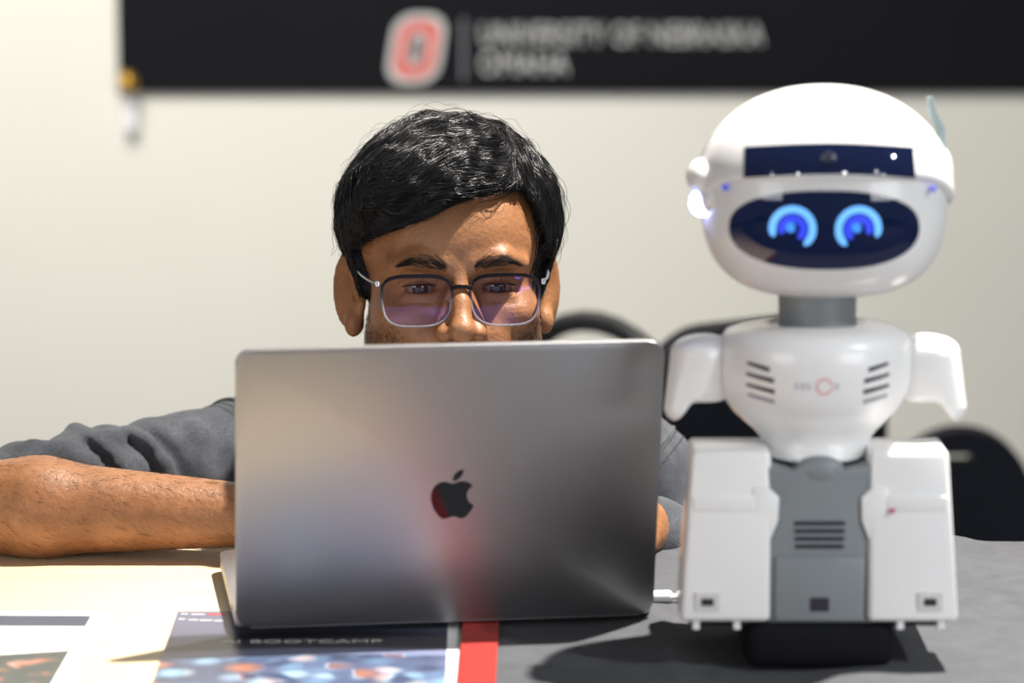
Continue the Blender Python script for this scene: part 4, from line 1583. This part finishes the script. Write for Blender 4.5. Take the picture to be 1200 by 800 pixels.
# stubble and sideburn hairs
cand = np.nonzero(stub > 0.3)[0]
pick = rg.choice(cand, 2600, p=stub[cand] / stub[cand].sum())
roots = Lc[pick] + rg.normal(size=(2600, 3)) * 0.08
dirs = np.stack([0 * pick, -0.3 + 0.0 * pick, -1.0 + 0.0 * pick], 1) + rg.normal(size=(2600, 3)) * 0.35
path, rr = surf_hairs('s', roots, dirs, rg.uniform(0.2, 0.5, 2600), 3, 0.14, 0.016, M_brow, head_local_pts, 6)
o = strands('beard_stubble', h2w(path.reshape(-1, 3)).reshape(path.shape) * 0.01, rr * 0.01, M_brow, person)
o['kind'] = 'stuff'
# forearm hair
n = 900
ss = rg.random(n) ** 0.8
ph = rg.uniform(-1.5, 2.2, n)
axp = EL[None] * (1 - ss)[:, None] + WL[None] * ss[:, None]
roots = axp + np.stack([0 * ss, -np.cos(ph) * 4.2, np.sin(ph) * 4.2], 1)
dirs = np.stack([np.ones(n), rg.normal(size=n) * 0.3, -0.55 + rg.normal(size=n) * 0.35], 1)
path, rr = surf_hairs('f', roots, dirs, rg.uniform(0.5, 1.3, n), 5, 0.18, 0.011, M_brow, bd.pts, 8)
M_ah = hair_mat('arm_hair', (0.02, 0.012, 0.008), (0.035, 0.02, 0.012), 0.45)
o = strands('forearm_hair', path * 0.01, rr * 0.01, M_ah, person)
o['kind'] = 'stuff'

# --- shirt
def denim():
    t = NT('grey_denim')
    v = t.coord(1.0)
    n = t.noise(v, 26, 6, 0.68, 0.6)
    fine = t.noise(v, 700, 3, 0.6)
    c = t.ramp(n, [(0.25, srgb(52, 54, 60)), (0.5, srgb(69, 72, 79)), (0.75, srgb(94, 97, 102))])
    c2 = t.mix(t.ramp(fine, [(0.35, (0.55, 0.55, 0.55)), (0.6, (0, 0, 0))]), c, srgb(30, 31, 36))
    t.l(c2, t.b.inputs['Base Color'])
    t.set(Roughness=0.9)
    t.b.inputs['Sheen Weight'].default_value = 0.15
    t.bump(fine, 0.35, 0.0012)
    return t.m
M_den = denim()
def arm_fold(A, B, fn):
    A, B = np.array(A), np.array(B)
    ab = B - A
    L = np.linalg.norm(ab)
    d = ab / L
    e1 = unit(np.cross(d, [0, 0, 1])); e2 = np.cross(e1, d)
    def f(x, y, z):
        px_, py_, pz_ = x - A[0], y - A[1], z - A[2]
        t_ = px_ * d[0] + py_ * d[1] + pz_ * d[2]
        u_ = px_ * e1[0] + py_ * e1[1] + pz_ * e1[2]
        v_ = px_ * e2[0] + py_ * e2[1] + pz_ * e2[2]
        ph_ = np.arctan2(v_, u_)
        tc_ = np.clip(t_, 0, L)
        r_ = np.sqrt(u_ * u_ + v_ * v_ + (t_ - tc_) ** 2)
        return r_ - fn(tc_ / L, ph_)
    return f, np.minimum(A, B) - 9, np.maximum(A, B) + 9
def sleeveL(s, ph):
    r = 5.7 - 1.3 * s
    # soft diagonal folds that gather towards the elbow
    k = sstep(0.25, 0.5, s) * (1 - 0.5 * sstep(0.85, 1, s))
    q = s * 26 + 1.5 * np.cos(ph - 0.6)
    fold = 0.22 * (np.abs(np.sin(q * 0.5)) ** 0.7 * 2 - 1.2) + 0.2 * np.sin(q * 1.7 + 2 * ph)
    return r + k * fold + 0.08 * np.sin(s * 40 + 3 * ph) * (1 - k)
def sleeveR(s, ph):
    return 5.7 - 0.7 * s + 0.18 * np.sin(s * 24 + 2 * np.cos(ph)) + 0.12 * np.sin(3 * ph + 9 * s)
st_ = Prims()
st_.u(cap(SL + [1.5, 0, 0.6], SR - [1.5, 0, -0.6], 5.6, 5.6))
st_.u(ell((-4.6, 292, 67.5), (17, 11.6, 16.5)), 4)
st_.u(ell((-4.6, 295, 52), (16, 11.8, 14)), 4)
st_.u(cap(NECK + [0, 2, -2.5], (-4.6, 290, 76), 7.0, 9), 3)
st_.u(arm_fold(SL, ES * 0.97 + SL * 0.03, sleeveL), 2.2)
st_.u(arm_fold(SR, ER, sleeveR), 2.5)
st_.u(cap(ER, ER * 0.1 + WR * 0.9, 4.9, 3.4), 1.5)
def cast(px, py, f):
    d = np.array(ray(px, py)); d = d / np.linalg.norm(d)
    o = np.array(CAM) * 100
    s = 240.0
    for _ in range(60):
        v = float(f((o + d * s)[None])[0])
        if v < 0.02 or s > 310:
            break
        s += min(max(v * 0.8, 0.02), 5)
    return o + d * s
base_ = Prims(); base_.L = list(st_.L)
def crease(pts, r, depth, op, k):
    q = [cast(px, py, base_.pts) for px, py in pts]
    tow = unit(np.array(CAM) * 100 - q[0])
    q = [p + tow * depth for p in q]
    for a, b in zip(q, q[1:]):
        (st_.u if op > 0 else st_.sub)(cap(a, b, r), k)
crease([(128, 516), (150, 513), (172, 520), (192, 545), (200, 572)], 1.0, -0.40, 1, 0.5)
crease([(150, 516), (172, 532), (184, 560)], 0.34, -0.1, -1, 0.5)
crease([(176, 508), (200, 528), (216, 560)], 0.48, -0.1, -1, 0.7)
crease([(88, 506), (112, 520), (140, 545), (152, 565)], 0.9, -0.38, 1, 0.6)
crease([(100, 518), (124, 540), (134, 560)], 0.32, -0.1, -1, 0.6)
crease([(226, 500), (232, 510), (242, 560)], 0.5, -0.2, 1, 1.2)
crease([(40, 524), (70, 528), (96, 540)], 0.7, -0.35, 1, 1.0)
V2, Q2 = nets([st_], (-52, 262, 40), (38, 312, 92), 0.34, it=2)
shirt = mesh_np('shirt', V2 * 0.01, Q2, M_den, person)
shirt['label'] = 'dark grey denim shirt with rolled sleeves'
# rolled cuff at the elbow, seams with stitches at the shoulder
dL = unit(ES - SL)
e1 = unit(np.cross(dL, [0, 0, 1])); e2 = np.cross(e1, dL)
cuff = Prims()
cuff.u(arm_fold(SL + dL * 24.5, SL + dL * 28.2, lambda s, ph: 4.55 + 0.12 * np.sin(4 * ph + s * 3)), 0.5)
M_seam = plain('dark_thread', srgb(44, 46, 52), 0.8)
V3, Q3 = nets([cuff], EL - [9, 9, 9], EL + [12, 12, 9], 0.3, it=2)
cf_ = mesh_np('cuff', V3 * 0.01, Q3, M_den, shirt)
def sleeve_ring(C, d, t_, r, tilt, name, rad, mat, n=64, a0=0, a1=2 * math.pi, wob=0.0):
    d = unit(d); q1 = unit(np.cross(d, [0, 0, 1])); q2 = np.cross(q1, d)
    pts = []
    f = lambda p: st_.pts(p)
    for i in range(n + 1):
        a = a0 + (a1 - a0) * i / n
        p = C + d * (t_ + tilt * math.cos(a)) + (q1 * math.cos(a) + q2 * math.sin(a)) * r
        pts.append(p)
    pts = np.array(pts)
    for _ in range(4):
        g = grad(f, pts, 0.1)
        pts = pts - g * (f(pts) - 0.02)[:, None]
    return pts
for k, off in enumerate((2.9, 3.7, 4.3)):
    pts = sleeve_ring(SL, dL, off, 6.5, 0.6, 's', 0.1, M_seam)
    if k == 0:
        bm_obj('seam', tube_bm([tuple(p * 0.01) for p in pts], 0.0022, 6), M_den, shirt, True)
    else:
        bm = bmesh.new()
        for i in range(0, len(pts) - 1):
            a, b = pts[i] * 0.01, (pts[i] * 0.35 + pts[i + 1] * 0.65) * 0.01
            tube_bm([tuple(a), tuple(b)], 0.00045, 5, bm)
        bm_obj('stitching', bm, M_seam, shirt)
dR = unit(ER - SR)
for k, off in enumerate((0.2, 1.0)):
    pts = sleeve_ring(SR, dR, off, 6.5, -1.0, 's', 0.1, M_seam)
    bm = bmesh.new()
    for i in range(0, len(pts) - 1):
        a, b = pts[i] * 0.01, (pts[i] * 0.35 + pts[i + 1] * 0.65) * 0.01
        tube_bm([tuple(a), tuple(b)], 0.0006, 5, bm)
    bm_obj('stitching', bm, M_seam, shirt)
    if k == 0:
        bm_obj('seam', tube_bm([tuple(p * 0.01) for p in pts - dR * 0.4], 0.0016, 6), M_den, shirt, True)
# collar
cpts = []
nd = unit(h2w((0, 13, -14)) - h2w((0, 10, -3)))
q1 = unit(np.cross(nd, [1, 0, 0])); q2 = np.cross(nd, q1)
cc = h2w((0, 12.6, -12.6))
bm = bmesh.new()
rings = []
for i in range(41):
    a = 2 * math.pi * i / 40
    row = []
    for (rr_, hh) in ((6.9, 1.6), (7.1, 0.2), (7.9, -1.2), (8.6, 0.6), (8.9, 2.0)):
        p = cc + (q1 * math.cos(a) + q2 * math.sin(a)) * rr_ + nd * hh
        row.append(bm.verts.new(tuple(p * 0.01)))
    rings.append(row)
for A_, B_ in zip(rings, rings[1:]):
    for k in range(4):
        bm.faces.new((A_[k], A_[k + 1], B_[k + 1], B_[k]))
bm_obj('collar', bm, M_den, shirt, True)
# --- trousers and shoes (kneeling)
tr_ = Prims()
tr_.u(ell((-4.6, 297, 45), (16, 11.6, 9)))
for s, kx in ((-1, -15.5), (1, 6.5)):
    tr_.u(cap((-4.6 + s * 8.5, 298, 44), (kx, 283, 8.5), 9.2, 7.0), 3)
    tr_.u(cap((kx, 283, 8.3), (kx, 318, 8.0), 7.0, 5.6), 2)
V4, Q4 = nets([tr_], (-32, 272, 0.3), (24, 326, 56), 0.9, it=2)
mesh_np('trousers', V4 * 0.01, Q4, plain('dark_trousers', srgb(38, 40, 48), 0.85), person)
for kx in (-15.5, 6.5):
    sh_ = Prims()
    sh_.u(cap((kx, 322, 7.5), (kx, 331, 4.2), 4.8, 3.8))
    sh_.u(ell((kx, 321, 9), (4.6, 4.5, 6)), 2)
    V5, Q5 = nets([sh_], (kx - 7, 314, 0.2), (kx + 7, 338, 18), 0.5, it=2)
    mesh_np('shoe', V5 * 0.01, Q5, M_key, person)

# ================================================================== eyeglasses
gl = empty('eyeglasses', tuple(h2w((0, -1.7, -0.98)) * 0.01))
gl.rotation_euler = Matrix([list(r) for r in HRm]).to_euler()
tag(gl, 'rectangular eyeglasses with dark upper rims fading to clear, worn by person', 'glasses')
def rim_mat():
    t = NT('fading_acetate')
    tc = t.n('ShaderNodeTexCoord')
    sep = t.n('ShaderNodeSeparateXYZ')
    t.l(tc.outputs['Object'], sep.inputs[0])
    f = t.math('MULTIPLY_ADD', sep.outputs[2], 25.0, 0.5)
    c = t.ramp(f, [(0.0, srgb(205, 205, 215)), (0.35, srgb(170, 168, 180)), (0.58, srgb(50, 46, 58)), (0.74, srgb(10, 9, 13))])
    t.l(c, t.b.inputs['Base Color'])
    t.l(t.ramp(f, [(0.1, (0.75, 0.75, 0.75)), (0.6, (0, 0, 0))]), t.b.inputs['Transmission Weight'])
    t.set(Roughness=0.22)
    t.b.inputs['Specular IOR Level'].default_value = 0.3
    return t.m
M_rim = rim_mat()
def lens_mat():
    t = NT('coated_lens')
    g = t.n('ShaderNodeBsdfGlossy')
    g.inputs['Roughness'].default_value = 0.02
    g.inputs['Color'].default_value = (0.30, 0.20, 0.85, 1)
    tr = t.n('ShaderNodeBsdfTransparent')
    tr.inputs['Color'].default_value = (0.95, 0.93, 0.97, 1)
    fr = t.n('ShaderNodeFresnel')
    fr.inputs['IOR'].default_value = 1.5
    v = t.coord(1.0)
    n = t.noise(v, 8, 2)
    f = t.math('ADD', t.math('MULTIPLY', fr.outputs[0], 0.72), t.math('MULTIPLY', n, 0.04))
    mx = t.n('ShaderNodeMixShader')
    t.l(f, mx.inputs[0]); t.l(tr.outputs[0], mx.inputs[1]); t.l(g.outputs[0], mx.inputs[2])
    t.l(mx.outputs[0], t.out.inputs['Surface'])
    return t.m
M_lens = lens_mat()
def lens_outline(s, k=1.0, n=56):
    pts = []
    for i in range(n):
        a = 2 * math.pi * i / n
        c, sn = math.cos(a), math.sin(a)
        e = 2 / 3.5
        x = 2.72 * k * math.copysign(abs(c) ** e, c)
        z = 1.95 * k * math.copysign(abs(sn) ** e, sn)
        x *= 1 + 0.075 * (z / 1.95) - 0.02
        X = s * 3.42 + x
        if s * x < 0 and z < 0:
            X += s * 0.10 * (z / 1.95) ** 2 * 2.2
        y = 0.045 * (abs(X)) ** 1.6 * 0.45
        pts.append((X, y, z))
    return pts
for s in (-1, 1):
    ol = lens_outline(s)
    bm = tube_bm([tuple(c * 0.01 for c in p) for p in ol], 0.00115, 8, closed=True,
                 radii=[0.0009 + 0.0006 * max(0, p[2] / 1.95) for p in ol])
    rim = bm_obj('rim', bm, M_rim, gl, True)
    inner = lens_outline(s, 0.985)
    n = len(inner)
    Vv, Ff = [], []
    R_ = 8
    Vv.append((s * 3.42, 0.045 * 3.42 ** 1.6 * 0.45 - 0.14, 0))
    for k in range(1, R_ + 1):
        for p in inner:
            q = k / R_
            X, Z = s * 3.42 + (p[0] - s * 3.42) * q, p[2] * q
            Vv.append((X, 0.045 * abs(X) ** 1.6 * 0.45 - 0.14 * (1 - q * q), Z))
    for i in range(n):
        Ff.append((0, 1 + i, 1 + (i + 1) % n))
    for k in range(R_ - 1):
        a = 1 + k * n
        for i in range(n):
            Ff.append((a + i, a + n + i, a + n + (i + 1) % n, a + (i + 1) % n))
    cm(mesh_obj('lens', Vv, Ff, M_lens, gl, True))
    # hinge block and temple arm back to the ear
    bm_obj('hinge', box_bm((0.0032, 0.0075, 0.0045), (s * 0.0645, 0.0052, 0.0138), 0.0008, 2), plain('steel', srgb(190, 190, 196), 0.25, 0.9), gl, True)
    tp = [(s * 6.5, 0.6, 1.40), (s * 6.95, 2.2, 1.55), (s * 7.35, 5.0, 1.8), (s * 7.65, 9.4, 2.25), (s * 7.7, 11.3, 1.7), (s * 7.6, 13.0, -0.3)]
    bm_obj('temple', tube_bm([tuple(c * 0.01 for c in p) for p in tp], 0.0012, 8), plain('temple_grey_metal', srgb(150, 152, 158), 0.25, 0.7), gl, True)
    bm_obj('nose_pad', tube_bm([(s * 0.0078, 0.001, 0.001), (s * 0.0092, 0.005, -0.003), (s * 0.0098, 0.005, -0.007)], 0.001, 6), plain('clear_pad', srgb(210, 205, 205), 0.2), gl, True)
bm_obj('bridge', tube_bm([(-0.0078, 0.0002, 0.0092), (-0.004, -0.0009, 0.0108), (0, -0.0013, 0.0112), (0.004, -0.0009, 0.0108), (0.0078, 0.0002, 0.0092)], 0.0016, 8), M_rim, gl, True)
